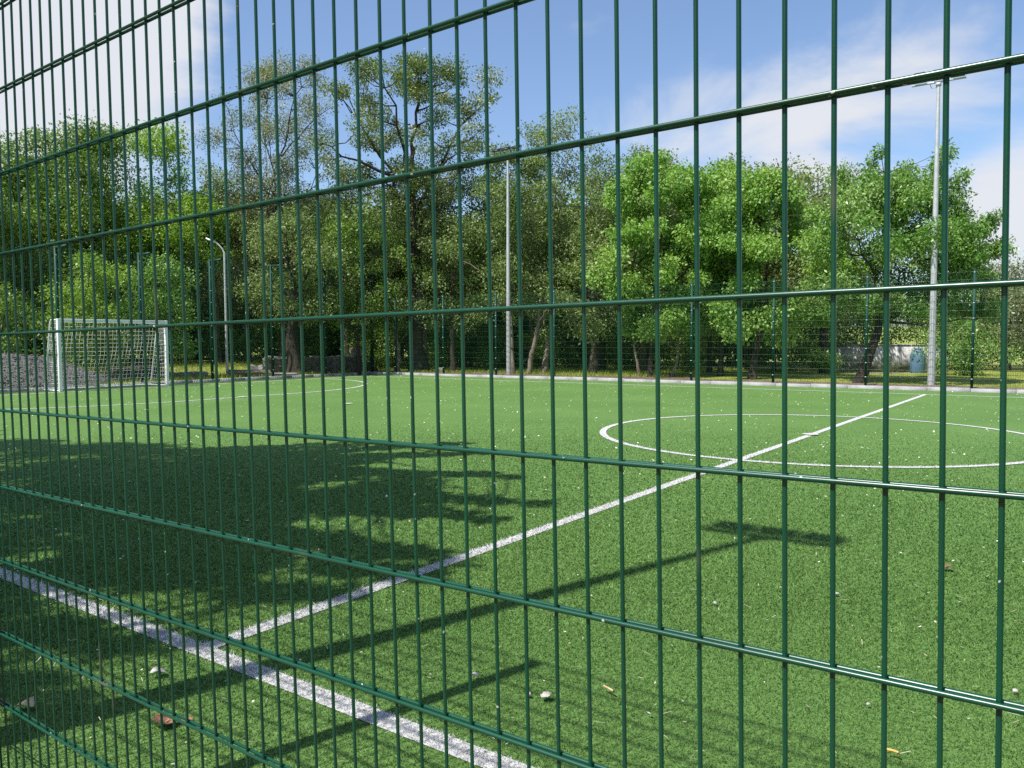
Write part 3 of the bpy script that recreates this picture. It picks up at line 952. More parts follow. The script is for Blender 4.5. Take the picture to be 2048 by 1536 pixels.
slim('slim pale-barked trunk left of the acacia trunk', [(-23.06, 23.95, -.03), (-23.1, 24.0, .7), (-23.25, 24.0, 1.5), (-23.3, 24.1, 2.9)], .10, M_BARK2, 101)
slim('slim leaning pale trunk right of the middle pole', [(-17.5, 25.3, -.03), (-17.35, 25.35, .8), (-17.1, 25.4, 1.7), (-17.0, 25.5, 3.0)], .09, M_BARK2, 102)
slim('very thin pale sapling behind the soil strip, left of its twin', [(-13.0, 25.9, -.03), (-13.1, 25.9, .5), (-13.2, 25.9, 1.2), (-13.2, 26, 2.4)], .05, M_BARK2, 103)
slim('thin crooked sapling behind the soil strip', [(-11.7, 25.7, -.03), (-11.62, 25.7, .3), (-11.5, 25.75, .6), (-11.45, 25.8, 2.2)], .055, M_BARK2, 104)
slim('brown trunk with peeling bark beside the acacia trunk', [(-23.5, 25.9, -.03), (-23.45, 25.9, 1.0), (-23.5, 25.9, 2.0), (-23.6, 26, 3.4)], .17, M_BARK2, 105)

# trees beside the photographer, out of frame, that shade the near left of the pitch
SHX, SHY = 0.277 / math.tan(SUN_EL), 0.961 / math.tan(SUN_EL)


def shade_tree(label, base, ground_pts, zlo, zhi, seed, k, rad, mat, n_each, fingers=()):
    g = np.random.default_rng(seed)
    poly = np.asarray(ground_pts, float)
    mn, mx = poly.min(0), poly.max(0)
    pts = []
    while len(pts) < k:
        p = mn + (mx - mn) * g.random(2)
        ins = False
        j = len(poly) - 1
        for i in range(len(poly)):
            if (poly[i][1] > p[1]) != (poly[j][1] > p[1]) and p[0] < (poly[j][0] - poly[i][0]) * (p[1] - poly[i][1]) / (poly[j][1] - poly[i][1]) + poly[i][0]:
                ins = not ins
            j = i
        if ins:
            pts.append(p)
    pts = np.array(pts)
    z = g.uniform(zlo, zhi, k) + (pts[:, 1] - pts[:, 1].mean()) * 0.5
    z = np.clip(z, zlo - .5, zhi + 1.5)
    C = np.stack([pts[:, 0] - SHX * z, pts[:, 1] - SHY * z, z], -1)
    cx, cy = C[:, 0].mean(), C[:, 1].mean()
    rads = radii(k, *rad, seed + 2)
    for (ax_, ay_, bx_, by_, zf) in fingers:          # thin leafy boughs reaching out of the crown
        m_ = max(5, int(math.hypot(bx_ - ax_, by_ - ay_) / .22))
        for t in np.linspace(0, 1, m_):
            px_, py_ = ax_ + (bx_ - ax_) * t + g.normal(0, .05), ay_ + (by_ - ay_) * t + g.normal(0, .05)
            C = np.vstack([C, [[px_ - SHX * zf, py_ - SHY * zf, zf]]])
            rads = np.append(rads, .26 - .15 * t)
    tr = [(base[0], base[1], -.05), (base[0] + .1, base[1], 1.6), ((base[0] + cx) / 2, (base[1] + cy) / 2, zlo * .75), (cx, cy, (zlo + zhi) / 2)]
    return tree('offscreen_tree', label, 'tree', None, C, rads, None, mat, M_BARK, tr, 'trees on the near side of the pitch', n_each, .7, .25, .6, .13, seed, 8, .02, .2, .5)


shade_tree('broad tree on the near side shading the left of the pitch', (-9.6, -2.2), [(-14.5, 1.8), (-14, 4.6), (-12, 4.7), (-10.4, 5.3), (-8.4, 5.9), (-7.6, 4.6), (-6.2, 3.6), (-6.4, 1.6)], 6.0, 9.0, 111, 80, (.40, .75), L_DARK, 330, [(-11.5, 4.4, -10.0, 5.95, 7.5), (-12.5, 4.5, -11.6, 5.25, 7.5), (-9.6, 5.2, -8.2, 7.2, 7.4), (-9.0, 5.6, -7.4, 7.7, 7.0)])
shade_tree('tree on the near side by the light pole shading the pitch', (-6.2, -2.6), [(-8.4, 5.6), (-7.4, 6.7), (-5.9, 5.9), (-4.9, 5.2), (-4.6, 4.3), (-4.1, 3.4), (-4.1, 2.4), (-5.0, 1.6), (-6.6, 1.6), (-7.6, 4.4)], 5.6, 8.6, 112, 62, (.32, .62), L_DARK, 330, [(-8.0, 6.0, -6.8, 8.25, 6.8), (-7.2, 6.4, -5.9, 7.6, 6.6), (-6.4, 5.6, -4.75, 6.45, 6.6), (-5.6, 4.8, -3.8, 5.58, 6.4), (-5.4, 4.3, -3.7, 4.85, 6.2), (-4.9, 3.5, -3.15, 3.8, 6.0), (-4.9, 3.0, -3.1, 3.40, 6.0), (-5.0, 2.3, -3.3, 2.9, 6.0), (-5.2, 1.3, -3.4, 2.0, 6.2), (-5.6, .9, -3.1, 1.35, 6.2), (-7.0, 1.0, -4.4, 1.4, 6.4)])

SKY_BLOCKER = std_tree('offscreen_tree', 'broad unseen tree added to block sky light well behind the photographer', -2.5, -10.5, 11.0, 2.4, 4.6, L_DARK, k=90, seed=141, rad=(.8, 1.4), n_each=150, size=.26, trunk_r=.2, group='trees on the near side of the pitch')  # unseen tree row added to cut sky fill on the pitch and wires
for i, (x, y, lab) in enumerate(((-11.5, -11.5, 'unseen tree added to block sky light behind the two shading trees'), (6.5, -10.0, 'unseen tree added to block sky light behind the photographer to the right'), (-20.5, -9.0, 'unseen tree added to block sky light on the near side towards the goal end'), (15.5, -10.5, 'unseen tree added to block sky light at the far right end of the near side'))):
    c = SKY_BLOCKER.copy()
    COL.objects.link(c)
    c.location = (x, y, -.05)
    c.rotation_euler = (0, 0, 1.3 + i * 1.9)
    c['label'] = lab
    for ch in SKY_BLOCKER.children:
        q = ch.copy()
        COL.objects.link(q)
        q.parent = c

# ---------------------------------------------------------------- walls, rubble, gravel
def rough_block(w, d, h, seed, amp=.05, nx=6, ny=3, nz=3):
    """uneven stone-like block, base at z=0"""
    g = np.random.default_rng(seed)
    bm_v, faces = [], []
    import bmesh
    bm = bmesh.new()
    bmesh.ops.create_cube(bm, size=1)
    bmesh.ops.subdivide_edges(bm, edges=bm.edges[:], cuts=2, use_grid_fill=True)
    for v in bm.verts:
        p = v.co
        v.co = Vector((p.x * w, p.y * d, (p.z + .5) * h)) + Vector(g.normal(0, amp, 3)) * (1.0 if p.z > -.4 else .4)
    me = bpy.data.meshes.new('stone')
    bm.to_mesh(me)
    bm.free()
    return me


wall = empty('ruined_wall', (-25.45, 21.75, 0), math.atan2(23.9 - 19.6, -25.0 + 25.9))
tag(wall, 'low ruined stone wall with a crumbled top behind the end fence', 'wall')
WALL_LEN = 4.5
gw = np.random.default_rng(5)
for course in range(3):
    x = -WALL_LEN / 2
    while x < WALL_LEN / 2:
        w = gw.uniform(.3, .55)
        if course == 2 and gw.random() < .18:
            x += w
            continue
        o = link('stone', rough_block(w, .42, .25, int(gw.integers(1e6)), .02), wall)
        o.location = (x + w / 2, gw.normal(0, .02), course * .235 - .03)
        o.data.materials.append(M_STONE)
        x += w + .012
x = -WALL_LEN / 2
while x < WALL_LEN / 2:
    w = gw.uniform(.15, .35)
    if gw.random() < .75:
        o = link('coping_stone', rough_block(w, .36, gw.uniform(.05, .11), int(gw.integers(1e6)), .015), wall)
        o.location = (x + w / 2, gw.normal(0, .03), .672)
        o.rotation_euler = (0, 0, gw.normal(0, .15))
        o.data.materials.append(M_PALE)
    x += w + .03


def chunk(name, label, cat, loc, size, seed, mat, rz=0, tilt=0, group=None):
    me = rough_block(*size, seed, min(size) * .09)
    me.materials.append(mat)
    o = link(name, me, None, loc)
    o.rotation_euler = (tilt, 0, rz)
    return tag(o, label, cat, group)


chunk('concrete_slab', 'large tilted concrete slab lying before the ruined wall', 'concrete slab', (-25.15, 18.25, -.03), (1.5, .5, .3), 201, M_STONE, 1.2, .18, 'broken concrete by the ruined wall')
chunk('concrete_slab', 'small pale concrete slab on the kerb side of the ruined wall', 'concrete slab', (-24.55, 19.3, -.03), (.95, .45, .2), 202, M_PALE, 1.25, .05, 'broken concrete by the ruined wall')
chunk('rubble_stone', 'pale rubble stone at the left end of the ruined wall', 'stone', (-25.95, 19.25, 0.0), (.55, .45, .42), 203, M_PALE, .4, .1, 'broken concrete by the ruined wall')
chunk('rubble_stone', 'flat pale stone left of the concrete slabs near the goal', 'stone', (-26.6, 16.6, -.03), (1.4, .4, .28), 204, M_PALE, 1.2, .05, 'broken concrete by the ruined wall')
chunk('rubble_stone', 'grey rubble stone behind the goal net', 'stone', (-27.2, 14.9, .0), (1.7, .5, .42), 205, M_STONE, 1.2, .0, 'broken concrete by the ruined wall')
chunk('concrete_stump', 'square pale concrete stump standing on the ruined wall', 'concrete post', (-25.2, 23.6, .6), (.42, .36, .52), 206, M_PALE, 1.3)
chunk('rubble_stone', 'white stone at the foot of the acacia', 'stone', (-21.6, 24.9, -.03), (.35, .25, .25), 207, M_PALE, .3, .2)

# white bar and the low wall with white and red capping, far under the trees
m = MB()
m.box((-1.9, -.12, 0), (1.9, .12, .55))
o = m.obj('low_wall', M_STONE, None, loc=(-25.9, 33.1, -.05))
o.rotation_euler = (0, 0, math.atan2(1.23, 1.56))
tag(o, 'low dark wall with a pale coping deep under the trees', 'wall')
m = MB()
m.box((-1.9, -.2, .552), (1.9, .2, .68))
m.obj('coping', M_PALE, o)
RED = simple('faded_red_paint', [(0.3, (.26, .07, .05)), (0.7, (.38, .12, .09))], 3, .8)
m = MB()
m.box((-1.6, -.1, 0), (1.6, .1, .24))
o = m.obj('boundary_wall', RED, None, loc=(-24.0, 41.5, -.05))
o.rotation_euler = (0, 0, math.atan2(1.35, 2.34))
tag(o, 'far boundary wall, red below and white above, glimpsed between trunks', 'wall')
m = MB()
m.box((-1.6, -.1, .242), (1.6, .1, .52))
m.obj('upper_band', M_WHITE, o)

# whitewashed wall on the right
mw, nd, ln, b, out = new_mat('peeling_whitewash')
n1 = noise(nd, ln, 2.2, 6, .65, vec=world_pos(nd))
r1 = ramp(nd, [(.36, (.13, .125, .12)), (.48, (.36, .35, .34)), (.6, (.60, .58, .56))])
ln.new(n1.outputs[0], r1.inputs[0])
ln.new(r1.outputs[0], b.inputs['Base Color'])
b.inputs['Roughness'].default_value = .9
m = MB()
m.box((-2.0, -.12, 0), (2.0, .12, 1.16))
o = m.obj('whitewashed_wall', mw, None, loc=(-6.2, 34.1, -.05))
o.rotation_euler = (0, 0, math.atan2(1.1, 3.16))
tag(o, 'weathered whitewashed wall beyond the lawn on the right', 'wall')
m = MB()
m.box((-2.04, -.15, 1.162), (2.04, .15, 1.20))
m.obj('coping', mw, o)
BLUE = simple('blue_plastic', [(.3, (.07, .15, .26)), (.7, (.11, .21, .34))], 4, .5)
m = MB()
a = np.linspace(0, 1, 8)
m.tube([(0, 0, 0), (0, 0, .05), (0, 0, .5), (0, 0, .72), (0, 0, .8), (0, 0, .86), (0, 0, .9)], [.25, .27, .27, .26, .20, .13, .12], 14)
o = m.obj('plastic_barrel', BLUE, None, True, loc=(-5.2, 33.7, .05))
tag(o, 'blue plastic barrel standing before the whitewashed wall', 'barrel')
m = MB()
m.tube([(0, 0, .9), (0, 0, .95)], [.13, .13], 14)
m.obj('cap', BLUE, o)
for i in range(3):
    o2 = chunk('paving_slab', ['pale broken slab, left end of the row below the whitewashed wall', 'pale broken slab, middle of the row below the whitewashed wall', 'pale broken slab, right end of the row below the whitewashed wall'][i], 'slab',
               (-7.1 + i * .75, 32.55 + .2 * i, -.03), (.72, .5, .11), 220 + i, M_PALE, .3 + .05 * i, 0, 'pale slabs below the whitewashed wall')

# gravel heap behind the end fence
gn = 70
u = np.linspace(-1, 1, gn)
hx, hy = np.meshgrid(u, u, indexing='ij')
rr = np.sqrt(hx ** 2 + hy ** 2)
hg = np.random.default_rng(8)
hz = np.clip(1 - rr, 0, 1) ** .85 * .98
hz += .22 * np.exp(-((hx - .15) ** 2 + (hy + .45) ** 2) / .05) + .16 * np.exp(-((hx + .1) ** 2 + (hy - .35) ** 2) / .05)
hz += hg.normal(0, .012, hz.shape) * (hz > .02)
hz[rr > .98] = -.08
HV = np.stack([hx * 1.55, hy * 3.4, hz], -1).reshape(-1, 3)
ii = np.arange(gn * gn).reshape(gn, gn)
heap = link('gravel_heap', np_mesh('gravel_heap', HV, np.stack([ii[:-1, :-1], ii[1:, :-1], ii[1:, 1:], ii[:-1, 1:]], -1).reshape(-1, 4), M_GRAVEL), None, (-25.95, 10.4, .06))
tag(heap, 'heap of grey gravel behind the end fence beside the goal', 'gravel heap')
# loose stones on its surface
n = 5200
a = hg.random(n) * 6.28
q = hg.random(n) ** .5 * .97
px, py = q * np.cos(a), q * np.sin(a)
pz = hz[np.clip(((px + 1) / 2 * (gn - 1)).round().astype(int), 0, gn - 1), np.clip(((py + 1) / 2 * (gn - 1)).round().astype(int), 0, gn - 1)]
s = hg.uniform(.012, .035, n)
oct_ = np.array([(1, 0, 0), (0, 1, 0), (-1, 0, 0), (0, -1, 0), (0, 0, .8), (0, 0, -.8)])
th = hg.random(n) * 6.28
rot = np.stack([np.stack([np.cos(th), -np.sin(th), 0 * th], -1), np.stack([np.sin(th), np.cos(th), 0 * th], -1), np.stack([0 * th, 0 * th, 1 + 0 * th], -1)], 1)
sv = np.einsum('nij,kj->nki', rot, oct_) * s[:, None, None] * hg.uniform(.6, 1.3, (n, 6, 1)) + np.stack([px * 1.55, py * 3.4, pz + .01], -1)[:, None]
of = np.array([(0, 1, 4), (1, 2, 4), (2, 3, 4), (3, 0, 4), (1, 0, 5), (2, 1, 5), (3, 2, 5), (0, 3, 5)])
st = link('gravel_stones', np_mesh('gravel_stones', sv.reshape(-1, 3), (of[None] + np.arange(n)[:, None, None] * 6).reshape(-1, 3), M_GRAVEL), heap)
st['kind'] = 'stuff'


# ---------------------------------------------------------------- far mesh fences
def rod_mesh(name, p0, p1, r, seg, mat):
    m = MB()
    m.tube([p0, p1], r, seg, caps=False)
    return m.mesh(name, mat, True)


def bay_fence(name, label, origin, rz, posts, hgt, nrows, arms=False, z0=.09):
    """posts: distances along the fence; each bay is one panel of vertical wires with its double horizontal wires"""
    root = empty(name, (origin[0], origin[1], z0), rz)
    tag(root, label, 'fence')
    pm = MB()
    pw = .035 if arms else .03
    pm.box((-pw, -pw, 0), (pw, pw, hgt + .06))
    post_me = pm.mesh('post', M_POST)
    cm_ = MB()
    cm_.box((-.020, -pw - .008, -.022), (.020, -pw - .001, 0))
    cm_.box((-.009, -pw - .014, -.018), (.009, -pw - .0085, -.006))
    clip_me = cm_.mesh('clip', M_GALV)
    cap = MB()
    cap.box((-pw - .003, -pw - .003, hgt + .061), (pw + .003, pw + .003, hgt + .075))
    cap_me = cap.mesh('post_cap', M_DARK)
    am = MB()
    am.box((-.028, -.66, hgt - .02), (.028, -.041, hgt + .04))
    P0, P1 = np.array((0, -.60, hgt - .022)), np.array((0, -.042, hgt - .62))
    am.tube([P0, P1], .022, 6)
    arm_me = am.mesh('bracket_arm', M_POST)
    cache = {}
    for i, px in enumerate(posts):
        p = link('post', post_me, root, (px, 0, 0))
        link('post_cap', cap_me, p)
        for j in range(1, nrows, 2):
            link('clip', clip_me, p, (0, 0, .05 + j * (hgt - .05) / (nrows - 1)))
        if arms:
            link('bracket_arm', arm_me, p)
        if i == len(posts) - 1:
            break
        L = round(posts[i + 1] - px - .06, 3)
        if L not in cache:
            rail = MB()
            for sgn in (-1, 1):
                rail.tube([(0, sgn * .0055 - .045, 0), (L, sgn * .0055 - .045, 0)], .003, 6, caps=False)
            nv = int(round(L / .05))
            xs_ = (np.arange(nv) + .5) * L / nv
            a = np.arange(4) * np.pi / 2
            ring = np.stack([.0022 * np.cos(a), .0022 * np.sin(a) - .045, 0 * a], -1)
            V = np.concatenate([ring[None] + np.stack([xs_, 0 * xs_, 0 * xs_ + .03], -1)[:, None], ring[None] + np.stack([xs_, 0 * xs_, 0 * xs_ + hgt + .02], -1)[:, None]], 1)
            f = np.array([(0, 1, 5, 4), (1, 2, 6, 5), (2, 3, 7, 6), (3, 0, 4, 7)])
            F = (f[None] + np.arange(nv)[:, None, None] * 8).reshape(-1, 4)
            cache[L] = (rail.mesh('horizontal_wire', M_WIRE_FAR, True), np_mesh('vertical_wires', V.reshape(-1, 3), F, M_WIRE_FAR, True))
        rail_me, vert_me = cache[L]
        v = link('mesh_panel', vert_me, root, (px + .03, 0, 0))
        v['kind'] = 'stuff'
        for j in range(nrows):
            link('horizontal_wire', rail_me, v, (0, 0, .05 + j * (hgt - .05) / (nrows - 1)))
    return root


FX, FY = -24.15, 23.50
bay_fence('mesh_fence', 'three metre green wire mesh fence along the far touchline', (FX, FY), 0, [.08] + [1.39 + 2.55 * q for q in range(16)], 2.98, 16)
bay_fence('mesh_fence', 'four metre green wire mesh fence behind the goal with bracket arms on its posts', (FX, FY - 22.41), math.pi / 2, [2.49 * q for q in range(10)], 4.0, 21, arms=True)
# bracket arms reach over the pitch: local -y is turned to +x

# ---------------------------------------------------------------- floodlight poles
def flood_pole(label, loc, facing, k=1.0):
    root = empty('floodlight_pole', loc)
    tag(root, label, 'floodlight', 'floodlight poles round the pitch')
    H = 8.1
    m = MB()
    m.tube([(0, 0, 0), (0, 0, 2.5), (0, 0, 5.5), (0, 0, H)], [.098, .083, .062, .042], 10)
    m.obj('pole', M_GALV, root, True)
    m = MB()
    m.box((-.16, -.16, 0), (.16, .16, .02))
    for sx_ in (-1, 1):
        for sy_ in (-1, 1):
            m.tube([(sx_ * .12, sy_ * .12, .02), (sx_ * .12, sy_ * .12, .06)], .014, 6)
    m.obj('base_plate', M_GALV, root)
    m = MB()
    m.box((-.64 * k, -.022, H - .015), (.64 * k, .022, H + .025))
    m.box((-.06, -.055, H - .1), (.06, .055, H - .016))
    m.obj('cross_arm', M_GALV, root)
    for x in (-.45 * k, 0, .45 * k):
        lam = MB()
        lam.box((-.14, -.13, -.03), (.14, .13, .04))
        for q in range(6):
            lam.box((-.12 + q * .043, -.11, .041), (-.105 + q * .043, .11, .065))
        lo = lam.obj('floodlight', M_DARK, root, loc=(x, facing * .06, H + .25))
        lo.rotation_euler = (R(20) * facing * -1, 0, 0)
        g_ = MB()
        g_.box((-.12, -.11, -.036), (.12, .11, -.0305))
        g_.obj('lamp_glass', M_LENS, lo)
        y_ = MB()
        for sx_ in (-1, 1):
            y_.box((sx_ * .155 - .009, -.016, -.215), (sx_ * .155 + .009, .016, .02))
        y_.box((-.164, -.016, -.23), (.164, .016, -.2155))
        yk = y_.obj('yoke', M_DARK, root, loc=(x, facing * .02, H + .28))
    m = MB()
    m.tube([(-.2, 0, H - .02), (-.17, 0, H - .12), (-.1, 0, H - .15), (-.04, 0, H - .12)], .008, 6)
    m.obj('cable', M_DARK, root, True)
    return root


flood_pole('tall grey floodlight pole behind the far fence near the halfway line', (-3.36, 23.98, .03), -1)
flood_pole('tall grey floodlight pole behind the far fence near the goal-end corner', (-17.45, 24.0, .03), -1)
flood_pole('floodlight pole just outside the near fence on the left', (-3.25, .40, -.02), 1, .70)

# street lamp behind the goal end
lamp = empty('street_lamp', (-25.95, 17.85, .05))
tag(lamp, 'slim white street lamp post with a short bent arm among the trees', 'street lamp')
m = MB()
m.tube([(0, 0, 0), (0, 0, 2.4), (0, 0, 4.62)], [.055, .048, .038], 8)
m.obj('pole', M_GALV, lamp, True)
m = MB()
m.tube([(0, 0, 4.58), (-.05, -.05, 4.74), (-.16, -.14, 4.90), (-.22, -.20, 4.96)], .03, 8)
m.obj('arm', M_GALV, lamp, True)
m = MB()
m.box((-.24, -.08, -.025), (.12, .08, .025))
m.box((-.19, -.065, -.04), (.06, .065, -.0255))
lh = m.obj('lamp_head', M_WHITE, lamp, loc=(-.30, -.28, 5.02))
lh.rotation_euler = (0, R(24), R(42))

# ---------------------------------------------------------------- goal
goal = empty('football_goal', (-22.93, 12.08, 0.0))
tag(goal, 'white small-sided football goal with a white net at the left end', 'goal')
HW, GH, TH = 1.575, 2.02, .085
for s in (-1, 1):
    m = MB()
    y = s * HW
    m.box((-TH / 2, y - TH / 2, 0), (TH / 2, y + TH / 2, GH))
    bevel(m.obj('post', M_WHITE, goal), .008)
m = MB()
m.box((-TH / 2 + .002, -HW + TH / 2, GH - TH), (TH / 2 - .002, HW - TH / 2, GH - .002))
bevel(m.obj('crossbar', M_WHITE, goal), .008)
DT, DB = .42, .95
for s in (-1, 1):
    y = s * HW
    m = MB()
    m.tube([(-TH / 2, y, GH - .03), (-DT, y, GH - .03), (-DT - .06, y, GH - .09), (-DB + .02, y, .08), (-DB, y, .03)], .02, 8)
    m.obj('back_stanchion', M_WHITE, goal, True)
    m = MB()
    m.tube([(-TH / 2, y, .03), (-DB, y, .03)], .022, 8)
    m.obj('side_ground_bar', M_WHITE, goal, True)
m = MB()
m.tube([(-DB, -HW, .03), (-DB, HW, .03)], .028, 8)
m.obj('back_ground_bar', M_WHITE, goal, True)
net = MB()
gn_ = np.random.default_rng(3)
CR = .0054


def netpt(u, v):
    """u across -1..1, v 0..1 from crossbar over the top and down the back"""
    if v < .17:
        t = v / .17
        x, z = -TH / 2 - t * (DT - TH / 2), GH - .05 - .04 * math.sin(t * math.pi)
    else:
        t = (v - .17) / .83
        x = -DT - (DB - DT) * t + .09 * math.sin(t * math.pi) * (1 - abs(u) ** 4)
        z = (GH - .05) * (1 - t) + .03
        x += .03 * math.sin(u * 5 + t * 3)
    return (x, u * (HW - .02) + .015 * math.sin(v * 14 + u * 3), z)


NU, NVN = 27, 20
for i in range(NU + 1):
    u = -1 + 2 * i / NU
    net.tube([netpt(u, v) for v in np.linspace(0, 1, 13)], CR, 3, caps=False)
for j in range(NVN + 1):
    v = j / NVN
    net.tube([netpt(u, v) for u in np.linspace(-1, 1, 15)], CR, 3, caps=False)
for s in (-1, 1):
    for j in range(1, 17):
        z = GH * j / 17
        xb = -DT - (DB - DT) * (1 - z / GH)
        net.tube([(-TH / 2, s * (HW - .02), z), (xb / 2, s * (HW + .01), z - .02), (xb, s * (HW - .01), z)], CR, 3, caps=False)
    for i in range(1, 8):
        t = i / 8
        net.tube([(-TH / 2 - t * (DT - TH / 2), s * (HW - .02), GH - .06), (-TH / 2 - t * (DB + DT) / 2 + .02, s * (HW + .01), GH / 2), (-TH / 2 - t * (DB - TH / 2), s * (HW - .02), .05)], CR, 3, caps=False)
net.obj('net', M_NET, goal)

# ================================================================ NEAR FENCE
MF = Matrix(((0.9998348, 0.0121383, -0.0135290), (-0.0121870, 0.9999195, -0.0035244), (0.0134851, 0.0036887, 0.9999023))).to_4x4()
MF.translation = (-0.06376, 0.86327, 1.42873)
nf = empty('wire_fence')
nf.matrix_world = MF
tag(nf, 'near green double-wire mesh fence filling the whole view', 'fence')
JIT = {0: 1.03, 1: 1.33, 2: .34, 3: -.3, 4: -.59, 5: -.51, 6: -.24, 7: -.29, 8: -.98, 9: -1.35, 10: -.4, 11: -.17, 12: -.92, 13: -1.44, 14: -.81, 15: -1.09, 16: -.63, 17: -1.4,
       18: -1.47, 19: -.93, 20: -.47, 21: .24, 22: 1.81, 23: .77, 24: 1.25, 25: 1.02, 26: .6, 27: .1, 28: 1.43, 29: 1.58, 30: 3.23, 31: 3.04, 32: 1.95, 33: 2.77, 34: 1.55, 35: 2.6, 36: 1.88}
B1, B2 = 0.00298, 0.00280        # slight bow of the panel


def bow(x, z):
    return B1 * ((x + 1.2) / 1.2) ** 2 * (1 if abs(x + 1.2) < 1.6 else 0) + B2 * (z / .7) ** 2


ZT, ZB = 1.612, -1.405
zz = np.linspace(ZB, ZT, 13)
vw = MB()
vw.tube([(0, B2 * (z / .7) ** 2, z) for z in zz], .0028, 10)
vw_me = vw.mesh('vertical_wire', M_WIRE, True)
for k in range(-4, 49):
    x = -.05 * k + JIT.get(k, random.uniform(-.8, .8)) * .001
    link('vertical_wire', vw_me, nf, (x, bow(x, 0) + random.uniform(-.0003, .0003), 0))
xx = np.linspace(-2.43, .225, 45)
ROWZ = {0: -.0016, 1: .002, 2: .0012, 3: .001, 4: -.001, 5: -.001, -1: 0, -2: -.002, -3: 0}
for row in range(-8, 8):
    z = -.2 * row + ROWZ.get(row, 0)
    for sgn in (-1, 1):
        hw_ = MB()
        hw_.tube([(x, bow(x, z) + sgn * .0056, z) for x in xx], .0031, 12)
        hw_.obj('horizontal_wire', M_WIRE, nf, True)
# posts just beyond either side of the frame, and the neighbouring bays
for px_ in (-2.33, .262):
    m = MB()
    m.box((px_ - .03, -.074, -1.44), (px_ + .03, -.014, 1.66))
    p = m.obj('post', M_POST, nf)
    for j in range(0, 15, 2):
        c_ = MB()
        c_.box((px_ - .02, -.0135, 1.3 - j * .2), (px_ + .02, -.009, 1.34 - j * .2))
        c_.obj('clip', M_GALV, p)
for x0_, x1_ in ((-4.95, -2.45), (.297, 2.8)):
    pn = MB()
    for x in np.arange(x0_ + .02, x1_, .05):
        pn.tube([(x, 0, ZB), (x, 0, ZT)], .0025, 6, caps=False)
    for row in range(-8, 8):
        for sgn in (-1, 1):
            pn.tube([(x0_, sgn * .0053, -.2 * row), (x1_, sgn * .0053, -.2 * row)], .003, 6, caps=False)
    pn.obj('side_panel', M_WIRE, nf, True)['kind'] = 'stuff'

# ================================================================ SMALL THINGS ON THE TURF
n = 9000
lx = rng.uniform(-22.5, 3.0, n)
ly = rng.uniform(1.1, 23.2, n)
P = np.stack([lx, ly, np.full(n, .022)], -1)
a = rng.random(n) * 6.28
s = rng.uniform(.004, .010, n) * (1 + .8 * np.clip((np.hypot(lx, ly) - 4) / 6, 0, 1))
ax = np.stack([np.cos(a), np.sin(a), rng.normal(0, .3, n)], -1)
sd = np.stack([-np.sin(a), np.cos(a), rng.normal(0, .3, n)], -1)
asp = rng.uniform(.15, .8, n)
V = np.stack([P - ax * s[:, None], P - sd * (s * asp)[:, None], P + ax * s[:, None], P + sd * (s * asp)[:, None]], 1)
tag(link('petal_litter', np_mesh('petal_litter', V.reshape(-1, 3), np.arange(4 * n).reshape(n, 4), M_LITTER, attr=rng.random(n))), kind='stuff')
# pale straw bits
n = 260
lx, ly, _r = near_points(420, 1.6, 6.5, 1.3)
n = len(lx)
a = rng.random(n) * 6.28
Ls = rng.uniform(.015, .045, n)
P = np.stack([lx, ly, np.full(n, .023)], -1)
ax = np.stack([np.cos(a), np.sin(a), rng.normal(0, .15, n)], -1) * Ls[:, None] / 2
sd = np.stack([-np.sin(a), np.cos(a), 0 * a], -1) * .0014
V = np.stack([P - ax - sd, P + ax - sd, P + ax + sd, P - ax + sd], 1)
tag(link('straw_litter', np_mesh('straw_litter', V.reshape(-1, 3), np.arange(4 * n).reshape(n, 4), M_LITTER, attr=rng.random(n) * .6)), kind='stuff')

M_BROWN = simple('dry_leaf', [(.3, (.13, .055, .03)), (.7, (.30, .16, .09))], 60, .7)
M_TAN = simple('tan_paper', [(.3, (.50, .33, .18)), (.7, (.62, .47, .30))], 40, .7)
M_PEB = simple('pale_pebble', [(.3, (.28, .27, .26)), (.7, (.42, .41, .40))], 60, .8)
M_SHELL = simple('whitish_leaf', [(.3, (.40, .37, .33)), (.7, (.58, .55, .51))], 60, .7)


def curled_leaf(name, label, cat, x, y, size, mat, rz, seed, group=None):
    g = np.random.default_rng(seed)
    nu, nv_ = 9, 5
    V = []
    for i in range(nu):
        u = i / (nu - 1)
        wdt = math.sin(math.pi * min(1, u * .95 + .03)) ** .7 * .42
        for j in range(nv_):
            v = j / (nv_ - 1) * 2 - 1
            V.append(((u - .5) * size, v * wdt * size * (1 + g.normal(0, .12)), size * (.30 * v * v * wdt + .10 * math.sin(u * 5 + seed)) + g.normal(0, .02) * size))
    F = [(i * nv_ + j, (i + 1) * nv_ + j, (i + 1) * nv_ + j + 1, i * nv_ + j + 1) for i in range(nu - 1) for j in range(nv_ - 1)]
    me = np_mesh(name, V, F, mat, True)
    o = link(name, me, None, (x, y, .026))
    sol = o.modifiers.new('thick', 'SOLIDIFY')
    sol.thickness = .0012
    o.rotation_euler = (0, 0, rz)
    return tag(o, label, cat, group)


def pebble(label, x, y, r, seed, mat=M_PEB):
    g = np.random.default_rng(seed)
    import bmesh
    bm = bmesh.new()
    bmesh.ops.create_icosphere(bm, subdivisions=2, radius=1)
    for v in bm.verts:
        v.co = Vector((v.co.x * r * 1.25, v.co.y * r, v.co.z * r * .7)) * (1 + g.normal(0, .07))
    me = bpy.data.meshes.new('pebble')
    bm.to_mesh(me)
    bm.free()
    me.materials.append(mat)
    o = link('pebble', me, None, (x, y, .016 + r * .4))
    o.rotation_euler = (0, 0, seed)
    return tag(o, label, 'pebble', 'pebbles on the turf')


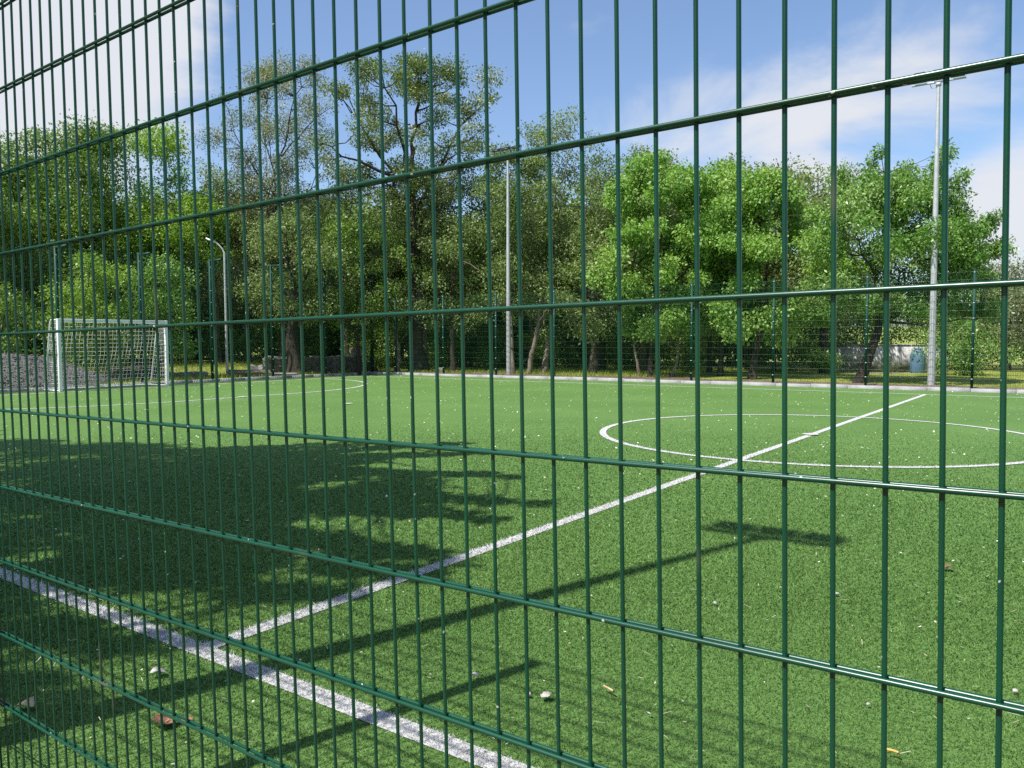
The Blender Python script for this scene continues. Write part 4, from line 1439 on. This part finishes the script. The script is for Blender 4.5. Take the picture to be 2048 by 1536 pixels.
curled_leaf('dry_leaf', 'curled brown dry leaf on the turf, bottom left of the touchline', 'leaf', -2.632, 1.521, .085, M_BROWN, .9, 1)
curled_leaf('dry_leaf', 'small dark brown leaf touching the curled brown one', 'leaf', -2.575, 1.575, .045, M_BROWN, .2, 2)
curled_leaf('pale_leaf', 'whitish crumpled leaf right of the touchline beside the post shadow tip', 'leaf', -1.633, 2.478, .045, M_SHELL, 1.2, 3)
curled_leaf('dry_leaf', 'small reddish leaf in the middle of the right-hand turf', 'leaf', -.632, 5.263, .07, M_BROWN, .1, 4)
curled_leaf('pale_leaf', 'tan leaf in the shade at the lower left corner', 'leaf', -3.176, 1.287, .07, M_TAN, .5, 5)
curled_leaf('pale_leaf', 'greyish leaf lying left of the touchline near the pole shadow', 'leaf', -3.05, 1.74, .06, M_SHELL, 1.1, 6)
curled_leaf('pale_leaf', 'white chip of leaf between the two post shadows', 'leaf', -1.97, 2.47, .03, M_SHELL, .4, 7)
for label, x, y, L_, rz in (('pale tan cigarette butt lying on the sunlit turf', -1.463, 2.661, .055, -.35), ('short orange cigarette filter at the bottom edge of the turf', -.476, 2.786, .034, -.05)):
    root = empty('cigarette_butt', (x, y, .028), rz)
    tag(root, label, 'cigarette butt')
    m = MB()
    m.tube([(-L_ / 2, 0, 0), (L_ * .0, 0, .001), (L_ / 2, 0, 0)], [.0042, .0043, .0038], 8)
    m.obj('filter', M_TAN if L_ > .05 else simple('orange_filter', [(.3, (.62, .30, .07)), (.7, (.74, .42, .14))], 60, .7), root, True)
    m = MB()
    m.tube([(L_ / 2 + .0005, 0, 0), (L_ / 2 + .004, 0, 0)], [.0038, .0034], 8)
    m.obj('burnt_end', M_DARK, root, True)
pebble('white rounded pebble at the right edge of the turf', -.184, 3.565, .010, 11, M_SHELL)
pebble('pale pebble near the long pole shadow, left of its floodlight shadow', -1.516, 3.886, .010, 12)
pebble('grey pebble on the right-hand turf below the red leaf', -1.043, 4.403, .010, 13)
pebble('dull grey pebble low on the right of the turf', -.62, 3.12, .007, 14)
pebble('small grey pebble beside the whitish crumpled leaf', -1.70, 2.46, .009, 15)
